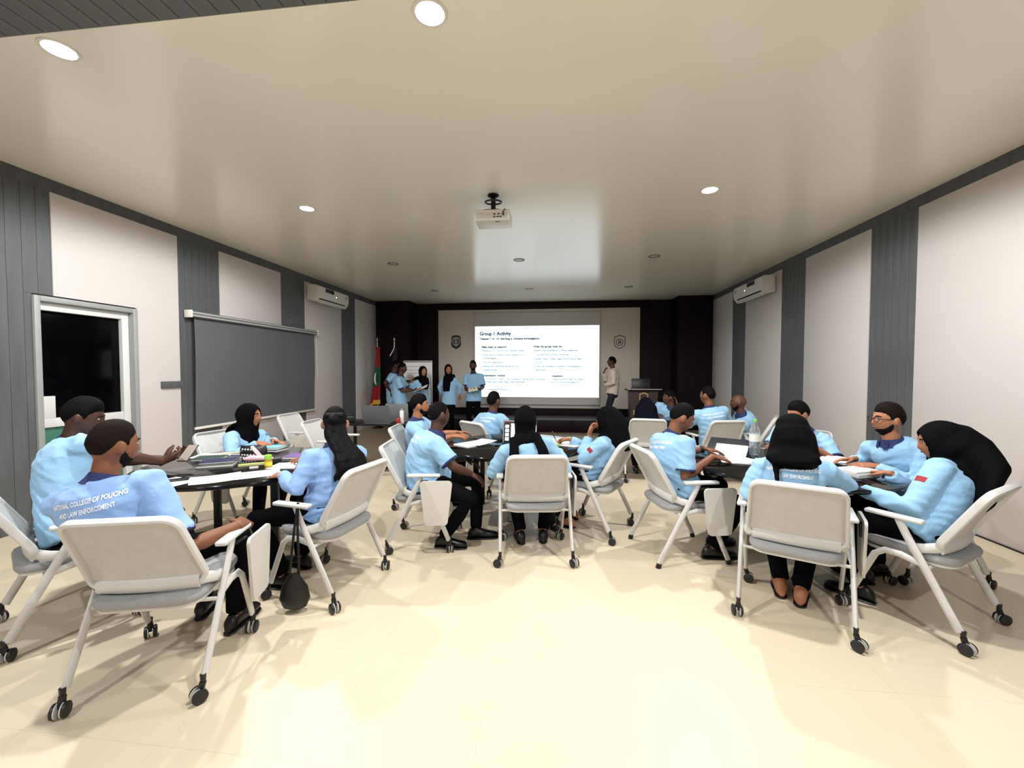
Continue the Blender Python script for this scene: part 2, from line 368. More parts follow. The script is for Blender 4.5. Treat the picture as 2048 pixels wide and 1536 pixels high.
rows = {0: 'row above the camera', 1: 'front row on the glossy ceiling', 2: 'projector row', 3: 'row past the projector', 4: 'row nearest the far wall'}
for j, y in enumerate(LY):
    for i, x in enumerate(LX):
        if (i, j) in ((1, 2), (1, 0)): continue
        downlight(x, y, j < 3, ('glowing' if j < 3 else 'switched-off') + ' round recessed downlight, %s one of the %s' % (wh[i], rows[j]))

# projector
p = thing('projector', 'white projector hanging from the ceiling on a black pole', 'projector', (-0.70, 4.42, H))
MB().lathe([(0, 0), (0.06, 0), (0.06, -0.012), (0.035, -0.03), (0, -0.03)], 20, (0, 0, 0)).build('ceiling_plate', M_BLACKM, p)
MB().tube([(0, 0, -0.02), (0, 0, -0.17)], 0.026, 14).build('pole', M_BLACKM, p)
MB().tube([(0.085 * math.cos(t), 0.085 * math.sin(t), -0.075 + 0.01 * math.sin(t)) for t in np.linspace(0, 2 * math.pi, 25)], 0.009, 8).build('cable_loop', M_BLACKP, p)
MB().rbox((-0.09, -0.06, -0.19), (0.07, 0.10, -0.165), 0.006).build('bracket', M_BLACKM, p)
MB().rbox((-0.185, -0.12, -0.305), (0.185, 0.16, -0.19), 0.018, seg=3).build('housing', M_PLASTW, p)
MB().box((-0.16, -0.123, -0.29), (0.165, -0.1195, -0.225)).build('port_panel', M_PLASTC, p, smooth=False)
for (x, z) in ((0.03, -0.245), (0.075, -0.245), (0.12, -0.25), (0.03, -0.272), (0.065, -0.272), (0.095, -0.272)):
    MB().box((x - 0.012, -0.126, z - 0.006), (x + 0.012, -0.1225, z + 0.006)).build('socket', M_BLACKP, p, smooth=False)
MB().tube([(0.1, 0.0, -0.18), (0.14, -0.13, -0.2), (0.12, -0.145, -0.235), (0.125, -0.122, -0.262)], 0.006, 6).build('power_cable', M_BLACKP, p)
MB().lathe([(0.0, 0.0), (0.035, 0.0), (0.035, 0.02), (0.03, 0.022), (0, 0.01)], 20, (-0.07, 0.16, -0.245), 'y').build('lens', M_BLACKP, p)
MB().box((0.03, -0.08, -0.3065), (0.08, -0.06, -0.3048)).build('base_label', M_BLACKP, p, smooth=False)

# projection screen with the slide
M_SLIDE = mat('slide_light', (232, 246, 255), 0.9, emit=0.0, var=0.0)
nt = M_SLIDE.node_tree; bs = nt.nodes['Principled BSDF']; bs.inputs['Emission Color'].default_value = (0.86, 0.95, 1.0, 1); bs.inputs['Emission Strength'].default_value = 1.2
s = thing('projection_screen', 'pull-down screen on the far wall showing a bright slide', 'screen', (0, YB - 0.06, 0))
MB().rbox((-2.33, -0.004, 0.56), (1.10, 0.004, 3.10), 0.002).build('screen_fabric', mat('screen_grey', (205, 202, 200), 0.8, var=0.01), s)
MB().rbox((-2.33, -0.02, 0.545), (1.10, 0.02, 0.575), 0.008).build('bottom_bar', M_GREYTRIM, s)
MB().rbox((-2.37, -0.035, 3.09), (1.13, 0.03, 3.15), 0.01).build('roller_case', M_PLASTC, s)
slide = MB().box((-2.31, -0.0065, 0.765), (1.07, -0.0042, 2.705)).build('slide', M_SLIDE, s, smooth=False)
TX = mat('slide_text', (70, 105, 125), 0.9, var=0.02); TX2 = mat('slide_text_pale', (150, 178, 196), 0.9, var=0.02)
for m_, e in ((TX, 0.15), (TX2, 0.3)):
    q = m_.node_tree.nodes['Principled BSDF']; c_ = q.inputs['Base Color'].default_value[:]; q.inputs['Emission Color'].default_value = c_; q.inputs['Emission Strength'].default_value = e
def sl(body, size, x, z, m=TX2, bold=0.0, fit=None): text_on('slide_text', body, size, (x, -0.0068, z), (1, 0, 0), (0, 0, 1), m, slide, bold=bold, fitw=fit)
sl('Group 1 Activity', 0.135, -2.18, 2.46, TX, 0.0065, 0.88); sl('Classes 1 to 10: Starting a criminal investigation', 0.07, -2.18, 2.34, TX, 0.0045, 1.66)
sl('Main topic to explore:', 0.072, -2.12, 2.115, TX, 0.0045, 0.70); sl('What the group must do:', 0.072, -0.70, 2.12, TX, 0.0045, 0.80)
for z, t_, x, f_ in ((2.02, 'Reasons to record and decide when', -2.10, 1.16), (1.90, 'What police do before a first inspection up to', -2.10, 1.20), (1.81, 'investigate', -2.06, 0.34), (1.70, 'How do cases start?', -2.10, 0.58), (1.59, 'Listing and verifying evidence for', -2.10, 1.0), (1.49, 'questioning', -2.06, 0.36)):
    sl(t_, 0.06, x, z, TX2, 0.003, f_)
for z, t_, x, f_ in ((2.02, 'Select the scenario/ crime together', -0.68, 1.2), (1.905, 'Choose the primary interest', -0.66, 0.94), (1.79, 'Decide what 3 initial steps would be as team', -0.68, 1.3), (1.70, 'and why', -0.64, 0.18), (1.59, 'From the evidence suspect investigation', -0.68, 1.3), (1.49, 'examples', -0.64, 0.28)):
    sl(t_, 0.06, x, z, TX2, 0.003, f_)
sl('Presentation output', 0.072, -2.13, 1.33, TX, 0.0045, 0.66); sl('Questions', 0.072, -0.20, 1.32, TX, 0.0045, 0.30)
sl('A summary/ chart: the scenario, goals and outline', 0.06, -2.10, 1.235, TX2, 0.003, 1.72); sl('of what and the case was decided', 0.06, -2.10, 1.16, TX2, 0.003, 1.2)
sl("What is the first step one takes", 0.06, -0.20, 1.235, TX2, 0.003, 0.86); sl('and to ask investigators?', 0.06, -0.20, 1.16, TX2, 0.003, 0.78)
sl('Suspect Timing', 0.066, -1.95, 0.945, TX, 0.002, 0.6)

# emblems on the far wall
def emblem(name, label, x, z, polys):
    t = thing(name, label, 'emblem', (x, YB - 0.03, z), group=None)
    for nm, poly, m, d in polys: MB().prism(poly, (0, -d, 0), (1, 0, 0), (0, 0, 1), (0, 0.004, 0)).build(nm, m, t, smooth=False)
    return t
def shield(w_, h_, k=1.0):
    pts = [(-w_ * 0.80, h_ * 0.84), (-w_ * 0.4, h_ * 0.97), (0, h_), (w_ * 0.4, h_ * 0.97), (w_ * 0.80, h_ * 0.84), (w_ * 0.92, h_ * 0.6), (w_ * 0.88, h_ * 0.2), (w_, -h_ * 0.25), (w_ * 0.86, -h_ * 0.62), (w_ * 0.45, -h_ * 0.86), (0, -h_), (-w_ * 0.45, -h_ * 0.86), (-w_ * 0.86, -h_ * 0.62), (-w_, -h_ * 0.25), (-w_ * 0.88, h_ * 0.2), (-w_ * 0.92, h_ * 0.6)]
    return pts
M_EMD = mat('emblem_dark', (30, 24, 34), 0.5, var=0.05); M_EML = mat('emblem_light', (178, 172, 172), 0.5, var=0.03)
emblem('wall_emblem', 'dark shield emblem with pale inner shield beside the screen', -2.855, 2.28, [
    ('outer_shield', shield(0.145, 0.195), M_EMD, 0.004),
    ('inner_shield', [(-0.095, 0.125), (0, 0.14), (0.095, 0.125), (0.10, 0.0), (0.09, -0.06), (0.0, -0.125), (-0.09, -0.06), (-0.10, 0.0)], M_EML, 0.007),
    ('inner_bar', [(-0.075, 0.10), (-0.045, 0.10), (-0.04, -0.04), (-0.06, -0.065), (-0.075, -0.04)], M_EMD, 0.009),
    ('inner_bar', [(0.04, 0.10), (0.072, 0.10), (0.075, -0.04), (0.055, -0.065), (0.035, -0.04)], M_EMD, 0.009),
    ('inner_mark', [(-0.025, 0.06), (0.025, 0.06), (0.02, 0.03), (-0.02, 0.03)], M_EMD, 0.009),
    ('inner_mark', [(-0.025, -0.02), (0.025, -0.02), (0.015, -0.045), (-0.015, -0.045)], M_EMD, 0.009)])
t = thing('wall_emblem', 'outlined pale shield emblem with a round crest by the lectern', 'emblem', (1.61, YB - 0.03, 2.25))
hexo = [(-0.15, 0.14), (0, 0.195), (0.15, 0.14), (0.15, -0.05), (0.12, -0.12), (0, -0.19), (-0.12, -0.12), (-0.15, -0.05)]
def ring_prism(po, sc, m, nm, d, par):
    n = len(po); mb = MB(); vs = []
    for y in (-d, -d + 0.004):
        vs += [(x, y, z) for x, z in po] + [(x * sc, y, z * sc) for x, z in po]
    fs = []
    for i in range(n):
        j = (i + 1) % n; fs += [(i, j, j + n, i + n), (i + 2 * n, i + 3 * n, j + 3 * n, j + 2 * n), (i, i + 2 * n, j + 2 * n, j), (i + n, j + n, j + 3 * n, i + 3 * n)]
    mb.add(vs, fs); return mb.build(nm, m, par, smooth=False)
M_EMG = mat('emblem_brown', (92, 84, 80), 0.5, var=0.04)
ring_prism(hexo, 0.86, M_EMG, 'outline', 0.004, t)
MB().prism([(x * 0.84, z * 0.84) for x, z in hexo], (0, -0.003, 0), (1, 0, 0), (0, 0, 1), (0, 0.002, 0)).build('field', M_BACKP, t, smooth=False)
circ = [(0.098 * math.cos(a), 0.098 * math.sin(a) - 0.0) for a in np.linspace(0, 2 * math.pi, 28, endpoint=False)]
ring_prism(circ, 0.78, M_EMG, 'crest_ring', 0.006, t)
for sx in (-1, 1): MB().prism([(sx * x, z) for x, z in [(0.005, 0.062), (0.03, 0.03), (0.043, -0.04), (0.012, -0.045), (0.006, 0.0)]], (0, -0.006, 0), (1, 0, 0), (0, 0, 1), (0, 0.004, 0)).build('crest_figure', M_EMD, t, smooth=False)

# ------------------------------------------------------------------ chairs
def make_chair():
    t = thing('tablet_chair', None, 'chair')
    # backrest: moulded rim and mesh panel on a gently curved, reclined surface
    def bs_pt(x, h):   # h 0..1 up the back
        z = 0.495 + 0.365 * h; y = -0.190 - 0.085 * h - 0.05 * h * h + 0.02 * math.cos(h * 3.0) + 0.45 * x * x * (1 - 0.5 * h)
        return A(x, y, z)
    rim = rrect(0.45, 1.0, 0.06, 5, 0.49)
    pts = [bs_pt(px, min(1, max(0, py + 0.5))) for px, py in rim]
    # squash the corner radius in h (path drawn in metres across, 0..1 up)
    rim2 = rrect(0.45, 0.365, 0.055, 5, 0.485); pts = [bs_pt(px, (py + 0.1825) / 0.365) for px, py in rim2]
    pts.append(pts[0]); pts.append(pts[1])
    radii = [(0.012 + (0.016 if p[2] < 0.53 else 0.0), 0.011) for p in pts]
    MB().tube(pts, [(0.020, 0.011)] * len(pts), 8, flat=(0, 1, 0)).build('backrest_frame', M_CHAIR, t)
    MB().tube([bs_pt(x, 0.03) + A(0, -0.006, -0.005) for x in np.linspace(-0.215, 0.215, 13)], [(0.032, 0.012)] * 13, 8, flat=(0, 0, 1)).build('backrest_rail', M_CHAIR, t)
    vs = []; n = 10; f = []
    for i in range(n + 1):
        for j in range(n + 1):
            h = j / n; w_ = 0.225 + 0.0175 * (1 - h) - 0.008
            e = max(0, (abs(i / n - .5) * 2)); hh = 0.015 + 0.97 * h
            vs.append(bs_pt((i / n - 0.5) * 2 * w_ * (0.97 if j in (0, n) else 1), hh if e < 0.99 else 0.06 + 0.88 * h) + A(0, 0.004, 0))
    for i in range(n):
        for j in range(n): a = i * (n + 1) + j; f.append((a, a + n + 1, a + n + 2, a + 1))
    k = len(vs); MB().add(vs + [q + A(0, -0.004, 0) for q in vs], f + [tuple(q + k for q in g[::-1]) for g in f]).build('backrest_mesh', M_CHAIRM, t)
    # seat
    rings = []
    sp = rrect(0.465, 0.45, 0.09, 5)
    mb = MB(); lay = [(0.86, 0.412), (0.97, 0.418), (1.0, 0.432), (1.0, 0.446), (0.97, 0.459), (0.88, 0.465), (0.5, 0.462)]; vs = []; f = []; N = len(sp)
    for sc, z in lay:
        for px, py in sp: vs.append((px * sc, py * sc + 0.0, z + 0.018 * (py / 0.225) * (1 if py > 0 else 0.2)))
    for i in range(len(lay) - 1):
        for q in range(N): f.append((i * N + q, i * N + (q + 1) % N, (i + 1) * N + (q + 1) % N, (i + 1) * N + q))
    f.append(tuple(range(N))[::-1]); f.append(tuple(range((len(lay) - 1) * N, len(lay) * N))); mb.add(vs, f); mb.build('seat', M_SEAT, t)
    MB().prism(rrect(0.44, 0.42, 0.08, 4), (0, 0, 0.398), (1, 0, 0), (0, 1, 0), (0, 0, 0.015)).build('seat_pan', M_CHAIR, t)
    for s in (-1, 1):
        x = 0.278 * s
        MB().tube([(x, 0.012, 0.632), (x, -0.02, 0.56), (x, -0.255, 0.105)], [(0.0135, 0.021)] * 3, 10, flat=(1, 0, 0)).build('rear_leg', M_CHAIR, t)
        MB().tube([(x - 0.004 * s, -0.105, 0.402), (x - 0.006 * s, 0.0, 0.424), (x - 0.006 * s, 0.075, 0.422), (x - 0.008 * s, 0.12, 0.385), (x - 0.012 * s, 0.235, 0.105)], [(0.0125, 0.019)] * 5, 10, flat=(1, 0, 0)).build('front_leg', M_CHAIR, t)
        MB().tube([bs_pt(0.215 * s, 0.04), (0.25 * s, -0.10, 0.492), (x - 0.012 * s, -0.035, 0.475)], [(0.010, 0.026)] * 3, 8, flat=(1, 0, 0)).build('back_bracket', M_CHAIR, t)
        MB().rbox((x - 0.03, -0.10, 0.632), (x + 0.026, 0.17, 0.656), 0.010, seg=3).build('armrest', M_CHAIR, t)
    for y, z in ((-0.115, 0.385), (0.09, 0.40)): MB().tube([(-0.272, y, z), (0.272, y, z)], 0.010, 8).build('crossbar', M_CHAIR, t)
    # writing tablet folded down on the right-hand side
    MB().prism(rrect(0.255, 0.355, 0.03, 5, 0.185), (0.342, 0.145, 0.44), (0, 1, 0), (0, 0, 1), (0.016, 0, 0)).build('writing_tablet', M_TABLET, t)
    MB().tube([(0.29, 0.02, 0.60), (0.315, 0.07, 0.61), (0.335, 0.10, 0.585), (0.338, 0.10, 0.50)], 0.009, 8).build('tablet_hinge', M_BLACKM, t)
    rnd = random.Random(3)
    def caster(x, y, ang):
        c = MB(); c.tube([(0, 0, 0.118), (0, 0, 0.07)], [0.013, 0.010], 10); c.tube([(0, 0, 0.085), (0, -0.008, 0.06), (0, -0.016, 0.036)], [0.014, 0.015, 0.010], 10)
        o = c.build('caster', M_BLACKP, t); o.location = (x, y, 0); o.rotation_euler = (0, 0, ang)
        for sx in (-1, 1):
            MB().lathe([(0.0, -0.0085), (0.026, -0.0085), (0.0315, -0.005), (0.0315, 0.005), (0.026, 0.0085), (0.0, 0.0085)], 20, (sx * 0.020, -0.018, 0.0318), 'x').build('wheel', M_WHEEL, o)
            MB().lathe([(0.0262, 0.0), (0.0322, 0.0), (0.0322, 0.004), (0.0262, 0.004)], 20, (sx * 0.020 - 0.0095 * sx - 0.002, -0.018, 0.0318), 'x').build('wheel_ring', M_RING, o)
    for x, y, a in ((-0.278, -0.268, 0.5), (0.278, -0.268, -0.7), (-0.266, 0.247, 2.3), (0.266, 0.247, 0.9)): caster(x, y, a)
    return t
def make_glides(t):
    for ch in list(t.children):
        if ch.name.startswith('caster'):
            loc = ch.location[:]
            for g in list(ch.children): bpy.data.objects.remove(g)
            bpy.data.objects.remove(ch)
            MB().tube([(loc[0], loc[1] + (-0.022 if loc[1] < 0 else 0.022), 0.035), (loc[0], loc[1] + (-0.03 if loc[1] < 0 else 0.03), 0.0)], [(0.017, 0.02), (0.018, 0.021)], 10).build('rubber_foot', M_BLACKP, t)
            MB().tube([(loc[0], loc[1] * 0.94, 0.12), (loc[0], loc[1] + (-0.024 if loc[1] < 0 else 0.024), 0.03)], [(0.0135, 0.02)] * 2, 8, flat=(1, 0, 0)).build('leg_end', M_CHAIR, t)
chair0 = make_chair(); chair_used = [False]
def chair(x, y, deg, label, group='tablet-arm chairs in the room'):
    c = chair0
    if chair_used[0]: c = copy_tree(chair0)
    chair_used[0] = True
    c.location = (x, y, 0); c.rotation_euler = (0, 0, math.radians(deg)); c['label'] = label; c['category'] = 'chair'; c['group'] = group
    i = 0
    for ch in c.children:
        if ch.name.startswith('caster'): i += 1; ch.rotation_euler = (0, 0, random.uniform(-3, 3))
    return c

# ------------------------------------------------------------------ tables
def round_table(x, y, label, r=0.72, rot=0.0):
    t = thing('round_table', label, 'table', (x, y, 0), rot, 'round black tables')
    MB().lathe([(0, 0.708), (r - 0.02, 0.708), (r - 0.004, 0.713), (r, 0.722), (r, 0.732), (r - 0.006, 0.739), (0, 0.74)], 64).build('table_top', M_TABLE, t, angle=50)
    for sx in (-1, 1):
        for sy in (-1, 1):
            MB().rbox((sx * 0.36 - 0.025, sy * 0.36 - 0.025, 0.0), (sx * 0.36 + 0.025, sy * 0.36 + 0.025, 0.708), 0.004).build('leg', M_BLACKM, t)
    for sgn in (-1, 1):
        MB().box((-0.335, sgn * 0.36 - 0.015, 0.64), (0.335, sgn * 0.36 + 0.015, 0.705)).build('apron_rail', M_BLACKM, t, smooth=False)
        MB().box((sgn * 0.36 - 0.015, -0.335, 0.64), (sgn * 0.36 + 0.015, 0.335, 0.705)).build('apron_rail', M_BLACKM, t, smooth=False)
    return t
round_table(-2.56, 3.10, 'round glossy black table covered in notebooks near the doorway', rot=0.3)
round_table(-0.45, 4.22, 'round glossy black table with laptops in the middle of the room', rot=0.1)
round_table(1.84, 3.55, 'round glossy black table with the water bottle and open books', rot=0.2)
round_table(1.95, 6.60, 'round black table farthest back near the lectern', r=0.62)

t = thing('laptop_desk', 'narrow black desk with a laptop beside the flags', 'desk', (-2.62, 5.86, 0), math.radians(6))
MB().rbox((-0.52, -0.30, 0.715), (0.52, 0.30, 0.74), 0.004).build('table_top', M_BLACKM, t)
for sx in (-0.48, 0.48):
    for sy in (-0.27, 0.27): MB().box((sx - 0.02, sy - 0.02, 0.0), (sx + 0.02, sy + 0.02, 0.715)).build('leg', M_BLACKM, t, smooth=False)
    MB().box((sx - 0.015, -0.25, 0.10), (sx + 0.015, 0.25, 0.13)).build('side_rail', M_BLACKM, t, smooth=False)
MB().box((-0.46, -0.285, 0.10), (0.46, -0.255, 0.13)).build('front_rail', M_BLACKM, t, smooth=False)

# ------------------------------------------------------------------ table things
ZT = 0.7405
def sheet(x, y, deg, w_=0.21, h_=0.297, z=ZT, label='', t_=0.0012, lift=0.0, name='paper_sheet', m=None, cat='paper', group='loose sheets of paper', roll_=0.0):
    vs = []; f = []; n = 6
    for i in range(n + 1):
        for j in range(n + 1):
            u, v = i / n - 0.5, j / n - 0.5
            vs.append((u * w_, v * h_, lift * max(0, v + 0.5) ** 2 + roll_ * u * u))
    for i in range(n):
        for j in range(n): a = i * (n + 1) + j; f.append((a, a + n + 1, a + n + 2, a + 1))
    k = len(vs); f2 = [tuple(q + k for q in g[::-1]) for g in f]
    rim = [j for j in range(n + 1)] + [(i) * (n + 1) + n for i in range(1, n + 1)] + [n * (n + 1) + j for j in range(n - 1, -1, -1)] + [i * (n + 1) for i in range(n - 1, 0, -1)]
    side = [(rim[i], rim[(i + 1) % len(rim)], rim[(i + 1) % len(rim)] + k, rim[i] + k) for i in range(len(rim))]
    o = MB().add([(a, b_, c + t_) for a, b_, c in vs] + vs, f + f2 + side).build(name, m or M_PAPER, None)
    o.location = (x, y, z); o.rotation_euler = (0, 0, math.radians(deg)); return tag(o, label, cat, group)
def book(x, y, deg, w_, h_, th, col, label, z=ZT, name='notebook', spiral=False, group='notebooks on the tables', pages=(236, 232, 222)):
    t = thing(name, label, 'notebook', (x, y, z), math.radians(deg), group)
    m = mat('cover_%d_%d_%d' % col, col, 0.5, var=0.04)
    MB().rbox((-w_ / 2, -h_ / 2, 0), (w_ / 2, h_ / 2, 0.002), 0.0008).build('cover', m, t)
    MB().rbox((-w_ / 2 + 0.004, -h_ / 2 + 0.004, 0.002), (w_ / 2 - 0.004, h_ / 2 - 0.004, th - 0.002), 0.0008).build('pages', mat('page_edge', pages, 0.8, var=0.02), t)
    MB().rbox((-w_ / 2, -h_ / 2, th - 0.002), (w_ / 2, h_ / 2, th), 0.0008).build('cover', m, t)
    if spiral:
        mb = MB()
        for k in range(12):
            y_ = -h_ / 2 + 0.015 + k * (h_ - 0.03) / 11
            mb.tube([(-w_ / 2 + 0.006 * math.cos(a), y_, th / 2 + (th / 2 + 0.004) * math.sin(a)) for a in np.linspace(0, 6.28, 9)], 0.0012, 5)
        o = mb.build('spiral_binding', M_RING, t); o['kind'] = 'stuff'
    else: MB().rbox((-w_ / 2 - 0.001, -h_ / 2, 0), (-w_ / 2 + 0.003, h_ / 2, th), 0.001).build('spine', m, t)
    return t
def open_book(x, y, deg, w_, h_, label, z=ZT, cover=(120, 120, 125)):
    t = thing('open_notebook', label, 'notebook', (x, y, z), math.radians(deg), 'open notebooks on the tables')
    MB().rbox((-w_, -h_ / 2, 0), (w_, h_ / 2, 0.003), 0.001).build('cover', mat('cover_%d_%d_%d' % cover, cover, 0.5, var=0.04), t)
    for sx in (-1, 1):
        vs = []; n = 8
        for i in range(n + 1):
            u = i / n; z_ = 0.003 + 0.014 * math.sin(math.pi * min(1, u * 1.6 + 0.1)) * (1 - u * 0.6)
            for yy in (-h_ / 2 + 0.004, h_ / 2 - 0.004): vs += [(sx * u * (w_ - 0.004), yy, z_ + 0.002), (sx * u * (w_ - 0.004), yy, 0.003)]
        f = []
        for i in range(n): a = i * 4; f += [(a, a + 4, a + 6, a + 2), (a + 1, a + 3, a + 7, a + 5), (a, a + 1, a + 5, a + 4), (a + 2, a + 6, a + 7, a + 3)]
        f += [(0, 2, 3, 1), (n * 4, n * 4 + 1, n * 4 + 3, n * 4 + 2)]
        MB().add(vs, f).build('page_block', M_PAPER, t)
    return t
def laptop(x, y, deg, label, screen=None, open_=105, w_=0.34, d_=0.235, z=ZT, col=(44, 46, 50)):
    t = thing('laptop', label, 'laptop', (x, y, z), math.radians(deg), 'laptops'); m = mat('laptop_%d' % col[0], col, 0.4, var=0.03, metal=0.2)
    MB().rbox((-w_ / 2, -d_ / 2, 0), (w_ / 2, d_ / 2, 0.018), 0.005).build('base', m, t)
    MB().box((-w_ / 2 + 0.02, -0.02, 0.018), (w_ / 2 - 0.02, d_ / 2 - 0.02, 0.0192)).build('keyboard', M_BLACKP, t, smooth=False)
    R = Rx(math.radians(open_ - 90)); hp = (0, d_ / 2 - 0.004, 0.016)    # lid hinged at +y, tips back
    lid = MB().rbox((-w_ / 2, -0.003, 0.0), (w_ / 2, 0.005, d_), 0.003, Rx(-math.radians(open_ - 90)), hp).build('lid', m, t)
    sc = MB().box((-w_ / 2 + 0.008, -0.0045, 0.012), (w_ / 2 - 0.008, -0.003, d_ - 0.008), Rx(-math.radians(open_ - 90)), hp).build('display', screen or M_BLACKP, lid, smooth=False)
    return t, lid, hp, Rx(-math.radians(open_ - 90))
# left table
sheet(-2.60, 2.50, -14, 0.25, 0.22, label='white sheet under the dark phone at the near edge of the left table')
sheet(-2.37, 2.62, 42, 0.30, 0.24, label='wide white sheet in the middle of the near edge of the left table', z=ZT + 0.0015, roll_=0.02)
sheet(-2.17, 2.77, 38, 0.28, 0.22, label='white sheet overhanging the right end of the near table edge', z=ZT + 0.003)
ph = thing('phone', 'dark phone lying face up on white paper on left table', 'phone', (-2.61, 2.545, ZT + 0.0016), math.radians(-52))
MB().rbox((-0.037, -0.075, 0), (0.037, 0.075, 0.008), 0.003, seg=3).build('body', M_BLACKP, ph); MB().box((-0.034, -0.071, 0.008), (0.034, 0.071, 0.0085)).build('glass', mat('phone_glass', (40, 44, 56), 0.1, var=0.02), ph, smooth=False)
book(-2.70, 3.00, -62, 0.18, 0.25, 0.022, (66, 72, 70), 'dark grey thick notebook under the navy spiral notebook', name='notebook')
book(-2.715, 3.03, -58, 0.17, 0.24, 0.014, (38, 40, 76), 'navy spiral notebook with a white label on left table', z=ZT + 0.0225, spiral=True)
book(-2.42, 3.05, -56, 0.06, 0.22, 0.012, (170, 178, 96), 'slim lime green pencil case lying beside navy notebook', name='pencil_case')
book(-2.95, 3.20, -70, 0.16, 0.22, 0.02, (40, 62, 54), 'dark green book in front of the seated phone user', name='notebook')
sheet(-3.05, 3.34, -75, 0.21, 0.29, label='white paper at the far left side of the left table')
book(-2.84, 3.42, -80, 0.05, 0.32, 0.02, (196, 186, 160), 'long pale tan folder lying across the left table', name='folder')
# polka-dot pouch
t = thing('polka_dot_pouch', 'black pouch with white polka dots on the left table', 'pouch', (-2.60, 3.27, ZT), math.radians(8))
MB().loft([((0, 0, z), (0.115 * a, 0, 0), (0, 0.045 * b_, 0)) for z, a, b_ in ((0, .86, .9), (0.01, .97, 1), (0.05, 1, 1.05), (0.085, .98, .8), (0.105, .95, .35), (0.112, .93, .12))], 24).build('body', M_BLACKP, t)
dm = MB().lathe([(0, -0.0012), (0.0085, -0.0012), (0.0085, 0.0012), (0, 0.0012)], 10, axis='y').mesh('polka_dot', M_PAPER, smooth=False)
for i in range(8):
    for j in range(4):
        xx_ = -0.09 + i * 0.026 + (j % 2) * 0.013; zz_ = 0.016 + j * 0.023
        if xx_ > 0.045 or abs(xx_) > 0.1: continue
        yy_ = -0.0455 * math.sqrt(max(0.02, 1 - (xx_ / 0.113) ** 2)) * (1.03 if zz_ < 0.06 else 0.86)
        o = link('polka_dot', dm, t, (xx_, yy_, zz_)); o.rotation_euler = (0, 0, math.atan2(xx_ * 0.16, -yy_ ) if False else xx_ * 5.0)
MB().tube([(0.0, -0.02, 0.108), (0.03, -0.05, 0.095), (0.06, -0.052, 0.06), (0.085, -0.045, 0.03)], [(0.014, 0.004), (0.016, 0.004), (0.018, 0.004), (0.014, 0.004)], 8).build('pink_ribbon', mat('pink_ribbon', (226, 178, 176), 0.7, var=0.03), t)
t = thing('pencil_pouch', 'small pink pencil pouch in front of the polka-dot pouch', 'pouch', (-2.48, 3.17, ZT), math.radians(16))
MB().tube([(-0.10, 0, 0.022), (-0.06, 0, 0.026), (0.06, 0.0, 0.026), (0.10, 0, 0.022)], [(0.016, 0.014), (0.024, 0.024), (0.024, 0.024), (0.016, 0.014)], 12, flat=(0, 1, 0), round_=True).build('body', mat('pink_fabric', (238, 186, 192), 0.8, var=0.04), t)
MB().tube([(-0.09, 0, 0.049), (0.09, 0, 0.049)], 0.002, 6).build('zip', M_PLASTC, t)
t = thing('drink_bottle', 'small yellow bottle with a lime green cap on left table', 'bottle', (-2.24, 2.97, ZT))
MB().lathe([(0, 0), (0.024, 0), (0.026, 0.006), (0.026, 0.055), (0.022, 0.066), (0.022, 0.07), (0, 0.07)], 20).build('body', mat('amber_plastic', (176, 146, 40), 0.3, var=0.08), t)
MB().lathe([(0.0262, 0.02), (0.0268, 0.02), (0.0268, 0.05), (0.0262, 0.05)], 20).build('wrap_label', mat('yellow_label', (226, 208, 60), 0.5, var=0.05), t)
MB().lathe([(0, 0.068), (0.025, 0.068), (0.026, 0.075), (0.025, 0.098), (0.02, 0.102), (0, 0.102)], 20).build('cap', mat('lime_plastic', (142, 200, 62), 0.4, var=0.03), t)
t = tag(MB().rbox((-0.03, -0.012, 0), (0.03, 0.012, 0.016), 0.004).build('eraser', M_PLASTW), 'white eraser beside the pink pencil pouch', 'eraser'); t.location = (-2.33, 2.93, ZT); t.rotation_euler = (0, 0, 0.5)
open_book(-2.10, 3.04, 8, 0.15, 0.21, 'open notebook with blank pages in front of the long-haired person')
book(-2.23, 3.36, 4, 0.24, 0.17, 0.022, (122, 92, 150), 'purple notebook on the left table')
book(-2.68, 3.62, -6, 0.22, 0.16, 0.02, (24, 26, 30), 'black book at the bottom of the small stack on left table')
book(-2.69, 3.62, 4, 0.20, 0.15, 0.02, (124, 186, 200), 'turquoise notebook on the black book', z=ZT + 0.0205)
t = thing('water_bottle', 'small clear blue bottle at the far side of left table', 'bottle', (-2.80, 3.70, ZT))
MB().lathe([(0, 0), (0.026, 0), (0.028, 0.01), (0.028, 0.09), (0.012, 0.12), (0.012, 0.135), (0, 0.135)], 18).build('body', mat('pale_blue_plastic', (160, 200, 226), 0.15, var=0.02), t)
MB().lathe([(0, 0.133), (0.014, 0.133), (0.014, 0.15), (0, 0.15)], 16).build('cap', mat('blue_cap', (90, 150, 210), 0.4, var=0.02), t)

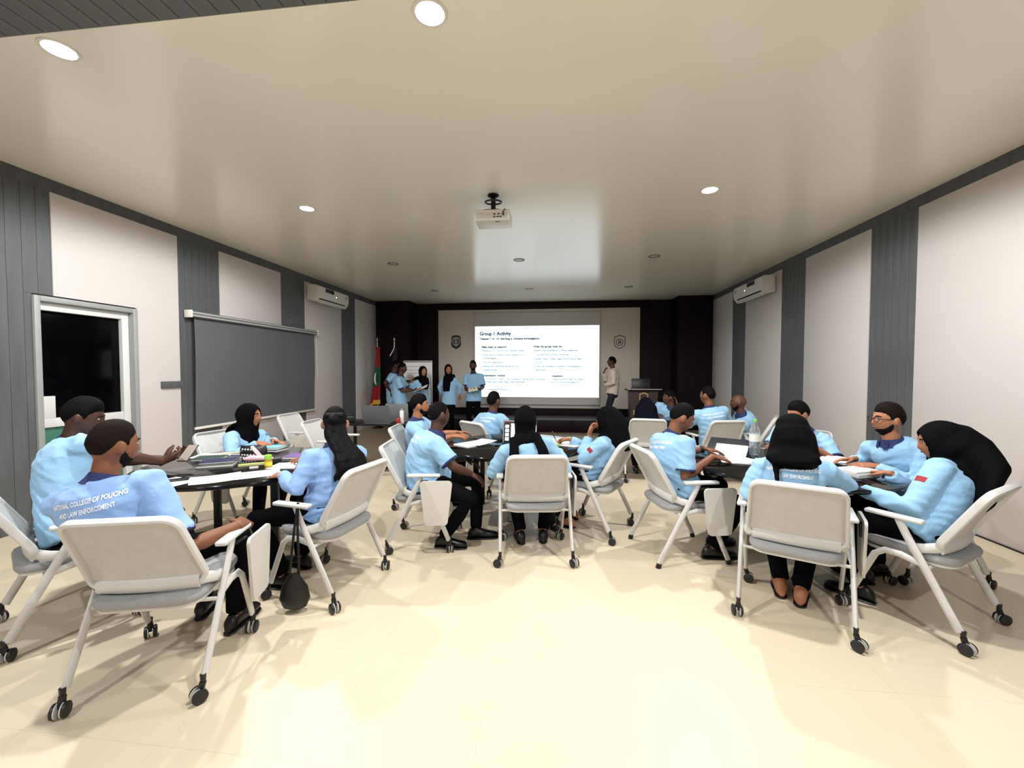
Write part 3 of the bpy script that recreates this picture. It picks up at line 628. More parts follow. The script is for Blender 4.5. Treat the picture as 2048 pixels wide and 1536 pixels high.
# middle table
sheet(-0.88, 4.14, -38, 0.22, 0.30, label='stack of white sheets beside the black laptop on the middle table', t_=0.012)
sheet(-0.80, 4.20, -30, 0.21, 0.29, label='tilted white sheet on top of the sheets beside the laptop', z=ZT + 0.0125, lift=0.012)
scm = mat('laptop_screen_white', (250, 250, 250), 0.4, emit=0.9, var=0.01)
lt, lid, hp, R = laptop(-0.40, 4.02, -4, 'black laptop facing the camera with a white page on screen', scm, 100, 0.35, 0.24)
def on_lid(x0, x1, z0, z1, name, m): MB().box((x0, -0.0062, z0), (x1, -0.0046, z1), R, hp).build(name, m, lid, smooth=False)
on_lid(-0.165, -0.09, 0.012, 0.205, 'sidebar', M_BLACKP); on_lid(-0.165, 0.165, 0.205, 0.23, 'title_bar', mat('title_bar', (70, 40, 44), 0.5, var=0.05))
for k in range(4): MB().box((-0.148, -0.0075, 0.158 - k * 0.042), (-0.11, -0.0062, 0.19 - k * 0.042), R, hp).build('page_thumbnail', scm, lid, smooth=False)
laptop(-0.62, 4.62, -72, 'dark laptop seen edge-on at the far side of middle table', None, 112, 0.33, 0.23)
sheet(0.02, 4.50, 18, 0.30, 0.26, label='white sheet the pen rests over on the middle table', roll_=0.05)
sheet(0.10, 4.26, 58, 0.21, 0.28, label='white sheet at the right rim of the middle table', z=ZT + 0.0005, t_=0.006)
t = thing('small_cup', 'lime green lidded cup on the middle table', 'cup', (-0.02, 3.86, ZT))
MB().lathe([(0, 0), (0.02, 0), (0.026, 0.06), (0.026, 0.065), (0, 0.065)], 18).build('body', mat('lime_cup', (110, 196, 44), 0.35, var=0.04), t); MB().lathe([(0, 0.064), (0.028, 0.064), (0.028, 0.074), (0, 0.074)], 18).build('lid', mat('lime_cup2', (150, 216, 80), 0.35, var=0.04), t)
t = tag(MB().tube([(-0.06, 0, 0.01), (0, 0.02, 0.012), (0.05, -0.02, 0.01), (0.1, 0.03, 0.01), (0.16, 0.0, 0.01)], 0.008, 8, round_=True).build('charging_cable', M_BLACKP), 'coiled black cable on the middle table by the papers', 'cable'); t.location = (-0.92, 4.42, ZT)
t = thing('water_bottle', 'clear empty bottle on the floor under the middle table', 'bottle', (-0.47, 4.05, 0))
MB().lathe([(0, 0), (0.03, 0), (0.032, 0.015), (0.030, 0.06), (0.033, 0.12), (0.013, 0.17), (0.013, 0.185), (0, 0.185)], 18).build('body', mat('clear_plastic', (215, 224, 230), 0.08, var=0.0, trans=0.85), t); MB().lathe([(0, 0.184), (0.015, 0.184), (0.015, 0.2), (0, 0.2)], 14).build('cap', mat('blue_cap', (90, 150, 210), 0.4), t)

# right table
open_book(1.52, 3.62, -12, 0.17, 0.24, 'open white notebook under the hands of the person at the right table', cover=(40, 40, 44))
sheet(1.53, 3.90, -30, 0.26, 0.24, label='white sheet lifted at one corner on the right table', lift=0.075)
t = thing('water_bottle', 'tall clear water bottle with green cap on the right table', 'bottle', (1.75, 3.93, ZT))
MB().lathe([(0, 0.004), (0.03, 0), (0.043, 0.006), (0.044, 0.05), (0.040, 0.07), (0.044, 0.09), (0.044, 0.20), (0.040, 0.225), (0.015, 0.285), (0.0135, 0.30), (0, 0.30)], 24).build('body', mat('clear_plastic', (215, 224, 230), 0.08, trans=0.85), t)
MB().lathe([(0.0445, 0.125), (0.0452, 0.125), (0.0452, 0.19), (0.0445, 0.19)], 24).build('wrap_label', mat('bottle_label', (226, 228, 214), 0.6, var=0.04), t)
MB().lathe([(0, 0.298), (0.017, 0.298), (0.017, 0.318), (0.014, 0.321), (0, 0.321)], 18).build('cap', mat('green_cap', (120, 205, 80), 0.4, var=0.02), t)
laptop(1.60, 4.12, 150, 'closed-down dark laptop behind the lifted sheet on right table', None, 20)
book(2.17, 3.27, 24, 0.24, 0.17, 0.02, (196, 196, 196), 'grey book at the bottom of the stack near the right rim')
book(2.17, 3.275, 20, 0.23, 0.165, 0.02, (232, 230, 226), 'white thick book on top of the stack near the right rim', z=ZT + 0.0205)
open_book(2.36, 3.76, 30, 0.17, 0.25, 'open white notebook in front of the person with glasses')
sheet(2.08, 3.93, 15, 0.21, 0.28, label='white sheet at the far side of the right table')
book(1.95, 3.78, 40, 0.12, 0.17, 0.02, (22, 22, 26), 'small black notebook beside the tall water bottle')

# things on the black desk by the flags
laptop(-2.56, 5.72, 186, 'grey laptop on the black desk, lid towards the camera', None, 108, 0.38, 0.26, col=(92, 94, 98))
laptop(-2.36, 6.02, 174, 'second grey laptop behind the first on the black desk', None, 95, 0.36, 0.25, col=(120, 120, 122))
t = thing('tumbler', 'tall white tumbler on the black desk', 'bottle', (-2.22, 5.68, ZT))
MB().lathe([(0, 0), (0.028, 0), (0.03, 0.01), (0.03, 0.17), (0.026, 0.185), (0, 0.185)], 18).build('body', M_PLASTW, t); MB().lathe([(0, 0.184), (0.02, 0.184), (0.018, 0.21), (0, 0.212)], 14).build('cap', M_GREYTRIM, t)
t = thing('drink_can', 'red and black drink can beside the tumbler', 'can', (-2.24, 5.60, ZT))
MB().lathe([(0, 0), (0.025, 0), (0.029, 0.006), (0.029, 0.085), (0.025, 0.095), (0, 0.095)], 18).build('body', mat('red_can', (170, 40, 42), 0.35, var=0.2, vscale=40), t); MB().lathe([(0, 0.0945), (0.026, 0.0945), (0.026, 0.1), (0, 0.1)], 16).build('lid', M_BLACKM, t)
t = thing('camera', 'black photo camera at the left end of the black desk', 'camera', (-3.02, 5.72, ZT), 0.4)
MB().rbox((-0.065, -0.03, 0), (0.065, 0.03, 0.09), 0.012, seg=3).build('body', M_BLACKP, t); MB().lathe([(0, 0), (0.034, 0), (0.036, 0.06), (0.03, 0.065), (0, 0.055)], 18, (0, 0.03, 0.045), 'y').build('lens', M_BLACKM, t); MB().rbox((-0.025, -0.025, 0.088), (0.025, 0.02, 0.115), 0.006).build('viewfinder', M_BLACKP, t)

# lectern
t = thing('lectern', 'dark lectern with gold lettering near the far right', 'lectern', (1.82, 9.35, 0))
MB().rbox((-0.26, -0.18, 0.0), (0.26, 0.18, 0.06), 0.01).build('base', M_MAHOG, t)
MB().prism([(-0.24, 0.06), (0.24, 0.06), (0.30, 1.06), (-0.30, 1.06)], (0, -0.16, 0), (1, 0, 0), (0, 0, 1), (0, 0.30, 0)).build('body', mat('lectern_brown', (62, 50, 46), 0.4, var=0.1, vscale=5), t, smooth=False)
MB().rbox((-0.355, -0.25, 1.06), (0.355, 0.22, 1.085), 0.006).build('top_board', M_MAHOG, t); MB().rbox((-0.357, -0.256, 1.085), (0.357, -0.235, 1.10), 0.004).build('pale_edge', M_PLASTC, t)
GOLD = mat('gold_letters', (214, 186, 120), 0.35, var=0.05, metal=0.3)
text_on('gold_lettering', 'NCPLE', 0.14, (0, -0.162, 0.54), (1, 0, 0), (0, 0, 1), GOLD, t, 'CENTER', 0.004, spacing=1.1)
sh = [(-0.09, 0.09), (0, 0.125), (0.09, 0.09), (0.09, -0.03), (0.07, -0.075), (0, -0.115), (-0.07, -0.075), (-0.09, -0.03)]
n_ = len(sh); vs = [(x, -0.164, z + 0.90) for x, z in sh] + [(x * 0.82, -0.164, z * 0.82 + 0.90) for x, z in sh]; vs += [(x, y + 0.003, z) for x, y, z in vs]
fs = []
for i in range(n_):
    j = (i + 1) % n_; fs += [(i, j, j + n_, i + n_), (i + 2 * n_, i + 3 * n_, j + 3 * n_, j + 2 * n_), (i, i + 2 * n_, j + 2 * n_, j), (i + n_, j + n_, j + 3 * n_, i + 3 * n_)]
MB().add(vs, fs).build('gold_shield', GOLD, t, smooth=False)
laptop(1.78, 9.40, 180, 'black laptop open on top of the lectern', None, 80, 0.40, 0.22, z=1.086, col=(20, 21, 24))

# flip chart
t = thing('flip_chart', 'white flip chart on an easel behind the presenters', 'flip chart', (-3.40, 9.75, 0))
MB().rbox((-0.36, -0.01, 0.72), (0.36, 0.015, 1.73), 0.006).build('board', M_PLASTW, t); MB().box((-0.345, -0.016, 0.74), (0.345, -0.0105, 1.70)).build('paper_pad', M_PAPER, t, smooth=False)
MB().rbox((-0.36, -0.022, 1.685), (0.36, -0.008, 1.725), 0.004).build('clamp_bar', M_GREYTRIM, t)
for (x0, x1, yy_) in ((-0.3, -0.42, -0.12), (0.3, 0.42, -0.12), (0, 0, 0.15)): MB().tube([(x0, 0.02, 1.6), (x1, yy_, 0.0)], 0.014, 8).build('leg', M_GREYTRIM, t)
for z, w_ in ((1.58, 0.5), (1.50, 0.42), (1.42, 0.46), (1.32, 0.3)):
    MB().box((-0.28, -0.0172, z), (-0.28 + w_, -0.0158, z + 0.006)).build('handwriting_line', M_EMG, t, smooth=False)

# flags
def flag(x, y, cols, label, crescent=False):
    t = thing('flag', label, 'flag', (x, y, 0), 0, 'flags on poles')
    MB().lathe([(0, 0), (0.14, 0), (0.14, 0.02), (0.05, 0.05), (0.02, 0.07), (0, 0.07)], 24).build('base', M_BLACKM, t); MB().tube([(0, 0, 0.05), (0, 0, 2.22)], 0.013, 10).build('pole', M_RING, t)
    MB().lathe([(0, 2.2), (0.022, 2.21), (0.012, 2.235), (0.034, 2.25), (0.03, 2.262), (0.012, 2.27), (0.014, 2.29), (0.0, 2.36)], 16).build('finial', mat('chrome', (225, 222, 215), 0.15, metal=0.9, var=0.02), t)
    nr = 40; nc = 28; z1, z0 = 2.1, 0.62
    P = []
    for i in range(nr + 1):
        h = i / nr; z = z1 + (z0 - z1) * h; R0 = 0.04 + 0.10 * h ** 1.2
        row = []
        for j in range(nc):
            a = 2 * math.pi * j / nc; r_ = R0 * (1 + 0.22 * math.sin(a * 5 + h * 3)); row.append((r_ * math.cos(a) * 0.9 - 0.09 * h ** 1.4 + 0.02, r_ * math.sin(a) * 0.7, z - 0.28 * h * max(0, -math.cos(a)) * 0.5))
        P.append(row)
    edges = [0] + [int(nr * e) for e in cols[0]] + [nr]
    for b_ in range(len(edges) - 1):
        vs = [p for r_ in P[edges[b_]:edges[b_ + 1] + 1] for p in r_]; rows_ = edges[b_ + 1] - edges[b_] + 1; f = []
        for i in range(rows_ - 1):
            for j in range(nc): a = i * nc + j; q = i * nc + (j + 1) % nc; f.append((a, q, q + nc, a + nc))
        f.append(tuple(range(nc)))
        f.append(tuple(range((rows_ - 1) * nc, rows_ * nc)))
        MB().add(vs, f).build('cloth_band', cols[1][b_], t, angle=60)
    if crescent:
        MB().tube([(0.03 + 0.05 * math.cos(a), -0.115 - 0.0 * a, 1.28 + 0.17 * math.sin(a)) for a in np.linspace(math.pi * 0.6, math.pi * 1.42, 10)], [0.002, 0.010, 0.015, 0.018, 0.02, 0.02, 0.018, 0.015, 0.010, 0.002], 8).build('white_crescent', M_PAPER, t)
    return t
RED = mat('flag_red', (150, 20, 32), 0.8, var=0.08); GRN = mat('flag_green', (16, 82, 44), 0.8, var=0.08); YEL = mat('flag_fringe', (214, 168, 52), 0.7, var=0.1)
flag(-4.66, 10.28, ([0.36, 0.68, 0.93], [RED, GRN, RED, YEL]), 'red and green flag with a white crescent on a chrome pole', True)
fl2 = flag(-4.22, 10.32, ([0.93], [mat('flag_navy', (22, 22, 34), 0.8, var=0.1), YEL]), 'dark flag on a chrome pole behind the presenters')
MB().tube([(0.012, -0.02, 2.2), (0.02, -0.045, 2.12), (0.005, -0.055, 2.04), (-0.05, -0.07, 1.93), (-0.085, -0.08, 1.86)], [(0.012, 0.003)] * 5, 8).build('white_ribbon', M_PAPER, fl2)

# ------------------------------------------------------------------ people
def evaluated(mb, voxel, smooth_it, fac=0.5):
    me = mb.mesh('tmp', None, smooth=False); o = bpy.data.objects.new('tmp', me); C.objects.link(o)
    m = o.modifiers.new('r', 'REMESH'); m.mode = 'VOXEL'; m.voxel_size = voxel; m.use_smooth_shade = True
    if smooth_it:
        m2 = o.modifiers.new('s', 'SMOOTH'); m2.factor = fac; m2.iterations = smooth_it
    dg = bpy.context.evaluated_depsgraph_get(); out = bpy.data.meshes.new_from_object(o.evaluated_get(dg))
    bpy.data.objects.remove(o); bpy.data.meshes.remove(me); return out
def coords(me):
    a = np.empty(len(me.vertices) * 3, np.float32); me.vertices.foreach_get('co', a); return a.reshape(-1, 3).astype(float)
def set_coords(me, a): me.vertices.foreach_set('co', a.astype(np.float32).ravel()); me.update()
def finish(me, m): me.polygons.foreach_set('use_smooth', [True] * len(me.polygons)); me.materials.clear(); me.materials.append(m); me.update(); return me
def g(x, s_): return math.exp(-(x / s_) ** 2)
def head_pt(th, ph, feat=True, off=None):
    d = (math.cos(th) * math.cos(ph), math.cos(th) * math.sin(ph), math.sin(th)); x, y, z = d[0] * 0.0765, d[1] * 0.097, d[2] * 0.118
    if z < 0:
        t = -z / 0.118; x *= 1 - 0.30 * t ** 1.6; y = y * (1 - 0.10 * t) + 0.012 * t if y > 0 else y * (1 - 0.42 * t ** 1.3) + 0.012 * t
    elif y < 0: y *= 1.05
    if feat and y > 0.03:
        y += 0.021 * g(x, 0.014) * (g(z + 0.022, 0.016) + 0.45 * g(z - 0.004, 0.02)) * 1.0
        y += 0.005 * g(z - 0.032, 0.011) * g(x, 0.045) - 0.010 * (g(x - 0.032, 0.014) + g(x + 0.032, 0.014)) * g(z - 0.012, 0.011)
        y += 0.007 * g(x, 0.020) * g(z + 0.058, 0.008) - 0.004 * g(x, 0.03) * g(z + 0.046, 0.005) + 0.007 * g(x, 0.022) * g(z + 0.097, 0.014)
        y += 0.003 * (g(x - 0.04, 0.015) + g(x + 0.04, 0.015)) * g(z + 0.03, 0.02)
    return x, y, z
def head_grid(nt=26, npn=36, feat=True, offs=None, scale=(1, 1, 1)):
    vs = []; f = []
    for i in range(nt + 1):
        th = -math.pi / 2 + math.pi * (0.02 + 0.96 * i / nt)
        for j in range(npn):
            ph = 2 * math.pi * j / npn + math.pi / 2; x, y, z = head_pt(th, ph, feat)
            if offs:
                o = offs(x, y, z); q = nrm((x, y, z)); x += q[0] * o; y += q[1] * o; z += q[2] * o
            vs.append((x * scale[0], y * scale[1], z * scale[2]))
    for i in range(nt):
        for j in range(npn): a = i * npn + j; b_ = i * npn + (j + 1) % npn; f.append((a, b_, b_ + npn, a + npn))
    f.append(tuple(range(npn))[::-1]); f.append(tuple(range(nt * npn, (nt + 1) * npn))); return vs, f
def sstep(a, b_, x): t = min(1, max(0, (x - a) / (b_ - a))); return t * t * (3 - 2 * t)
def hair_off(style):
    def f(x, y, z):
        yy = y / 0.097
        line = -0.045 + 0.055 * sstep(-0.75, -0.1, yy) + 0.045 * sstep(0.05, 0.75, yy) if style != 'receding' else -0.045 + 0.055 * sstep(-0.75, -0.1, yy) + 0.075 * sstep(-0.1, 0.6, yy)
        if abs(x) > 0.055 and -0.1 < yy < 0.35: line -= 0.02
        k = sstep(-0.006, 0.008, z - line)
        thick = {'short': 0.008, 'full': 0.016, 'buzz': 0.004, 'receding': 0.006, 'bald': 0.0015, 'long': 0.012}[style] * (0.5 + 0.5 * sstep(-0.02, 0.08, z)) + (0.008 * sstep(0.06, 0.11, z) if style in ('full', 'short') else 0)
        thick *= 0.2 + 0.8 * sstep(0.0, 0.05, z - line)
        return -0.012 + k * (0.012 + thick)
    return f
def beard_off(x, y, z):
    lim = -0.058 + 0.05 * sstep(0.06, 0.0, y); k = sstep(lim + 0.010, lim - 0.008, z) * sstep(-0.012, 0.008, y); k *= 1 - 0.9 * g(x, 0.02) * g(z + 0.055, 0.008) * (1 if y > 0.06 else 0)
    if y > 0.05: k = max(k, 0.9 * sstep(-0.03, -0.038, z) * sstep(-0.050, -0.043, z) * (1 if abs(x) < 0.026 else 0))
    return -0.010 + 0.0130 * k
def ik(S, T, l1, l2, pole):
    S, T, pole = map(np.array, (S, T, pole)); d = T - S; L = np.linalg.norm(d); L2 = min(L, (l1 + l2) * 0.999); d = d / L; T = S + d * L2
    a = (l1 * l1 - l2 * l2 + L2 * L2) / (2 * L2); h = math.sqrt(max(0, l1 * l1 - a * a)); p = pole - d * np.dot(pole, d); return S + d * a + nrm(p) * h, T
def hand_geo(mb, W, d, n, side, curl=0.5, sz=1.0):
    d = nrm(d); n = nrm(np.array(n) - d * np.dot(n, d)); l = np.cross(d, n) * side     # l points to the thumb side
    W = np.array(W); rings = []
    for t_, w_, h_ in ((-0.02, 0.026, 0.02), (0.01, 0.029, 0.018), (0.045, 0.038, 0.016), (0.08, 0.040, 0.013), (0.098, 0.036, 0.009)): rings.append((W + d * t_ * sz + l * (0.004 if t_ > 0.02 else 0), l * w_ * sz, n * h_ * sz))
    mb.loft(rings, 12)
    for k, (lo_, L) in enumerate(((0.030, 0.072), (0.010, 0.080), (-0.011, 0.075), (-0.030, 0.060))):
        p = W + d * 0.09 * sz + l * lo_ * sz; dir_ = nrm(d + l * lo_ * 2.0); pts = [p - dir_ * 0.015, p]; c = curl * (0.9 + 0.12 * k)
        for q in range(3):
            ca = c * (q + 0.6) * 0.75; dd = nrm(dir_ * math.cos(ca) + n * math.sin(ca)); p = p + dd * L * sz * (0.44, 0.32, 0.24)[q]; pts.append(p)
        mb.tube(pts, [0.0095 * sz, 0.0095 * sz, 0.0088 * sz, 0.0080 * sz, 0.0068 * sz], 8, round_=True)
    p = W + d * 0.02 * sz + l * 0.026 * sz; d1 = nrm(d * 0.7 + l * 0.75 + n * (0.2 + 0.3 * curl)); d2 = nrm(d * 0.95 + l * 0.25 + n * (0.2 + 0.4 * curl))
    mb.tube([p - d1 * 0.01, p + d1 * 0.03 * sz, p + d1 * 0.05 * sz, p + d1 * 0.05 * sz + d2 * 0.035 * sz], [0.014 * sz, 0.0125 * sz, 0.0105 * sz, 0.008 * sz], 8, round_=True)
def decal_pts(bvh, pts, org, u, v, dirn, lift=0.0025):
    out = []
    for x, y in pts:
        o = Vector(org + u * x + v * y - dirn * 0.35); h = bvh.ray_cast(o, Vector(dirn), 0.8)
        out.append(np.array(h[0]) - dirn * lift if h[0] is not None else org + u * x + v * y - dirn * 0.0)
    return out
PRINT = (text_mesh('NATIONAL COLLEGE OF POLICING', 0.030, 'CENTER', 0.0012), text_mesh('AND LAW ENFORCEMENT', 0.030, 'CENTER', 0.0012))

def person(label, x, y, deg, head, face=None, hp=0.0, ht=0.0, skin='brown', hair='short', hairm=None, shirt=None, sleeve='short', arms=None, feet=None, stand=0.0, bulk=1.0,
           twist=0.0, beard=False, glasses=False, hijab=None, hijabm=None, back_text=False, patch=None, chest_badge=False, faced=True, vox=0.009, skirt=False, group='people seated around the tables', hunch=0.05, sandals=False, watch=None, pants=None, collar=True, hipx=0.0, hipy=0.015, tuck=False):
    t = thing('person', label, 'person', (x, y, 0), math.radians(deg), group); Ri = Rz(-math.radians(deg))
    def loc(p): return Ri @ (np.array(p, float) - A(x, y, 0))
    def ldir(p): return Ri @ np.array(p, float)
    hc = loc(head); fa = math.radians((face if face is not None else deg) - deg)
    # head frame
    Rh = Rz(fa) @ Rx(math.radians(hp)) @ Ry(math.radians(ht)); hr, hf, hu = Rh[:, 0], Rh[:, 1], Rh[:, 2]
    Hp = A(hipx, hipy, 0.555) if not stand else A(0, 0, stand)
    N = hc - hu * 0.105 - hf * 0.03 + A(0, 0, -0.055); 
    if stand: N = A(hc[0] * 0.9, hc[1] * 0.7 - 0.02, hc[2] - 0.175)
    # spine
    ax = nrm(N - Hp); side0 = A(1, 0, 0); back = -nrm(np.cross(ax, side0)) * -1; back = -nrm(np.cross(ax, side0))
    ctrl = (Hp + N) / 2 + back * hunch * 1.0 * (-1 if np.dot(back, A(0, 1, 0)) > 0 else 1)
    def sp(t_): return (1 - t_) ** 2 * Hp + 2 * t_ * (1 - t_) * ctrl + t_ * t_ * N
    def frame(t_):
        u_ = nrm(2 * (1 - t_) * (ctrl - Hp) + 2 * t_ * (N - ctrl)); tw = math.radians(twist) * t_; r_ = A(math.cos(tw), math.sin(tw), 0); r_ = nrm(r_ - u_ * np.dot(r_, u_)); f_ = np.cross(u_, r_); return r_, f_, u_
    fem = hijab is not None or hair == 'long'; sw = ((0.168 if fem else 0.185) - (0.012 if stand else 0)) * (0.5 + 0.5 * bulk)
    prof = [(0.0, 0.160, 0.125), (0.25, 0.145 if fem else 0.150, 0.118), (0.5, 0.148 if fem else 0.160, 0.120), (0.72, sw - 0.012, 0.122), (0.86, sw - 0.02, 0.105), (0.95, sw * 0.66, 0.082), (1.0, 0.075, 0.066)]
    def torso(mb, sc, add, lo=None):
        rings = []
        if lo:
            r_, f_, u_ = frame(0); rings.append((Hp - u_ * lo, r_ * (0.165 * bulk * sc + add), f_ * (0.128 * bulk * sc + add)))
        for t_, a, b_ in prof:
            r_, f_, u_ = frame(t_); bk = bulk if t_ < 0.9 else 1.0; rings.append((sp(t_), r_ * (a * bk * sc + add), f_ * (b_ * bk * sc * (1.12 if bulk > 1.1 and t_ < 0.6 else 1) + add)))
        mb.loft(rings, 24)
    r9, f9, u9 = frame(0.9); SH = {'R': sp(0.885) + r9 * sw * 0.98 - u9 * 0.012, 'L': sp(0.885) - r9 * sw * 0.98 - u9 * 0.012}
    arms = arms or {}; A_ = {}
    for sd, sg in (('R', 1), ('L', -1)):
        a = arms.get(sd, {}); T = loc(a['w']) if 'w' in a else (A(sg * 0.15, 0.20, 0.64) if not stand else A(sg * 0.27, 0.06, stand - 0.08))
        pole = np.array(a.get('pole', (sg * 0.6, -0.5, -0.6) if not stand else (sg * 0.22, -0.7, -0.5))); E_, W = ik(SH[sd], T, 0.275, 0.255, pole)
        if 'e' in a: E_, W = loc(a['e']), T
        d = ldir(a['d']) if 'd' in a else nrm(W - E_); n = ldir(a['n']) if 'n' in a else A(-sg * 0.3, 0, -1); A_[sd] = (SH[sd], E_, W, d, n, a.get('curl', 0.45), sg)
    # skin body
    mb = MB(); torso(mb, 0.84, 0.0)
    nb = sp(0.975); mb.tube([nb, N + (hc - N) * 0.15, hc - hu * 0.06 - hf * 0.012, hc - hu * 0.02 - hf * 0.01], [0.058, 0.056 if not fem else 0.05, 0.055 if not fem else 0.05, 0.05], 16)
    hv, hfc = head_grid(); mb.add([hc + Rh @ np.array(q) for q in hv], hfc)
    for sx in ((-1, 1) if hijab is None else ()):
        ev, ef = MB(), None; e = MB().ball((0, 0, 0), (0.011, 0.021, 0.033)); mb.add([hc + Rh @ (A(sx * 0.0825, -0.008, -0.004) + Rz(-sx * 0.35) @ np.array(q)) for q in e.v], e.f)
    for sd in 'RL':
        S, E_, W, d, n, cu, sg = A_[sd]; mb.tube([S + (E_ - S) * 0.06, S + (E_ - S) * 0.3, E_, E_ + (W - E_) * 0.3, W], [0.040, 0.047 * bulk ** .5, 0.040, 0.041, 0.026], 14)
    legs = []
    for k, sg in enumerate((1, -1)):
        hj = Hp + A(sg * 0.085, 0.0, -0.01)
        if stand:
            an = A(sg * 0.10, 0.0, 0.085) if not feet else np.array(feet[k], float); kn, an = ik(hj, an, 0.43 * stand / 0.92, 0.43 * stand / 0.92, A(0, 1, 0))
        else:
            an = np.array(feet[k], float) if feet else A(sg * 0.12, 0.34, 0.085); kn, an2 = ik(hj, an, 0.42, 0.43, A(sg * 0.15, 0.4, 1)); an = an2
        legs.append((hj, kn, an, sg)); mb.tube([hj, kn, an, an + A(0, 0.05, -0.05)], [0.06, 0.045, 0.033, 0.03], 10)
    me = evaluated(mb, vox, 3)
    hm = MB()
    for sd in 'RL':
        S, E_, W, d, n, cu, sg = A_[sd]; hand_geo(hm, W, d, n, sg, cu, 0.93 if fem else 1.0)
    bm = bmesh.new(); bm.from_mesh(me); hme = hm.mesh('h', None, smooth=False); bm.from_mesh(hme); bm.to_mesh(me); bm.free(); bpy.data.meshes.remove(hme)
    body = link('body', finish(me, SKINS[skin]), t)
    # shirt
    sm = shirt or M_SHIRT; mb = MB(); torso(mb, 1.0, 0.014, 0.02 if tuck else (0.07 if not stand else 0.16))
    for sd in 'RL':
        S, E_, W, d, n, cu, sg = A_[sd]; c_ = S - r9 * sg * 0.05
        if sleeve == 'short': mb.tube([c_, S, S + (E_ - S) * 0.35, S + (E_ - S) * 0.80], [0.072, 0.072 * bulk ** .4, 0.070 * bulk ** .4, 0.071 * bulk ** .4], 16)
        else: mb.tube([c_, S, S + (E_ - S) * 0.4, E_, E_ + (W - E_) * 0.35, W - (W - E_) * 0.03], [0.068, 0.068, 0.064, 0.058, 0.054, 0.040], 16)
    me = evaluated(mb, vox * 1.25, 4); co = coords(me); nr = np.empty(len(co) * 3, np.float32); me.vertices.foreach_get('normal', nr); nr = nr.reshape(-1, 3)
    sd_ = Vector((x * 3.1, y * 2.3, 0)); dv = np.empty(len(co))
    for i, q in enumerate(co):
        v = Vector(q); low = sstep(0.95, 0.6, q[2]) if not stand else 0.4
        dv[i] = 0.006 * noise.noise(Vector((q[0] * 9, q[1] * 9, q[2] * 15)) + sd_) + (0.010 + 0.010 * low) * (0.32 - abs(noise.noise(Vector((q[0] * 6, q[1] * 6, q[2] * 19 + q[0] * 9 + q[1] * 5)) + sd_))) 
    set_coords(me, co + nr * dv[:, None]); so = link('shirt', finish(me, sm), t)
    if back_text or patch or chest_badge:
        bvh = BVHTree.FromPolygons([v.co for v in me.vertices], [p_.vertices[:] for p_ in me.polygons])
    if back_text:
        r_, f_, u_ = frame(0.72); org = sp(0.76); pm = MB()
        for (tv, tf), dz in zip(PRINT, (0.02, -0.022)):
            kx = 0.30 * (sw / 0.185) / (max(q[0] for q in PRINT[0][0]) * 2)
            pm.add(decal_pts(bvh, [(q[0] * kx, q[1] + dz) for q in tv], org, r_, u_, f_), tf)
        po = pm.build('back_print', M_TEXTW, so, smooth=False); po['label'] = 'white lettering across the back'
    if patch:
        S, E_, W, d, n, cu, sg = A_[patch]; c_ = S + (E_ - S) * 0.45; v_ = nrm(E_ - S); out_ = nrm(r9 * sg * 0.9 + f9 * 0.25 - v_ * np.dot(r9 * sg, v_)); out_ = nrm(out_ - v_ * np.dot(out_, v_)); u_ = np.cross(v_, out_)
        pts = [(-0.028 + 0.014 * i, -0.018 + 0.012 * j) for i in range(5) for j in range(4)]; dp = decal_pts(bvh, pts, c_, u_, v_, -out_)
        pm = MB().add(dp, [(i * 4 + j, i * 4 + 4 + j, i * 4 + 5 + j, i * 4 + 1 + j) for i in range(4) for j in range(3)]); po = pm.build('sleeve_patch', M_PATCH, so); po['label'] = 'small maroon flag patch'
    if chest_badge:
        r_, f_, u_ = frame(0.7); c_ = sp(0.68) - r_ * 0.085
        for rr, m_, lf, nm in ((0.035, M_TEXTW, 0.0025, 'chest_badge'), (0.019, M_NAVY, 0.004, 'badge_centre')):
            pts = [(0, 0)] + [(rr * math.cos(q), rr * math.sin(q)) for q in np.linspace(0, 2 * math.pi, 16, endpoint=False)]
            MB().add(decal_pts(bvh, pts, c_, r_, u_, -f_, lf), [(0, i + 1, (i + 1) % 16 + 1) for i in range(16)]).build(nm, m_, so)
    if sleeve == 'short':
        for sd in 'RL':
            S, E_, W, d, n, cu, sg = A_[sd]; rr = 0.0735 * bulk ** .4
            MB().tube([S + (E_ - S) * 0.745, S + (E_ - S) * 0.76, S + (E_ - S) * 0.80, S + (E_ - S) * 0.815], [rr * .96, rr, rr, rr * .95], 20).build('sleeve_cuff', M_NAVY if sm is not M_CREAMS else M_CREAMS, so)
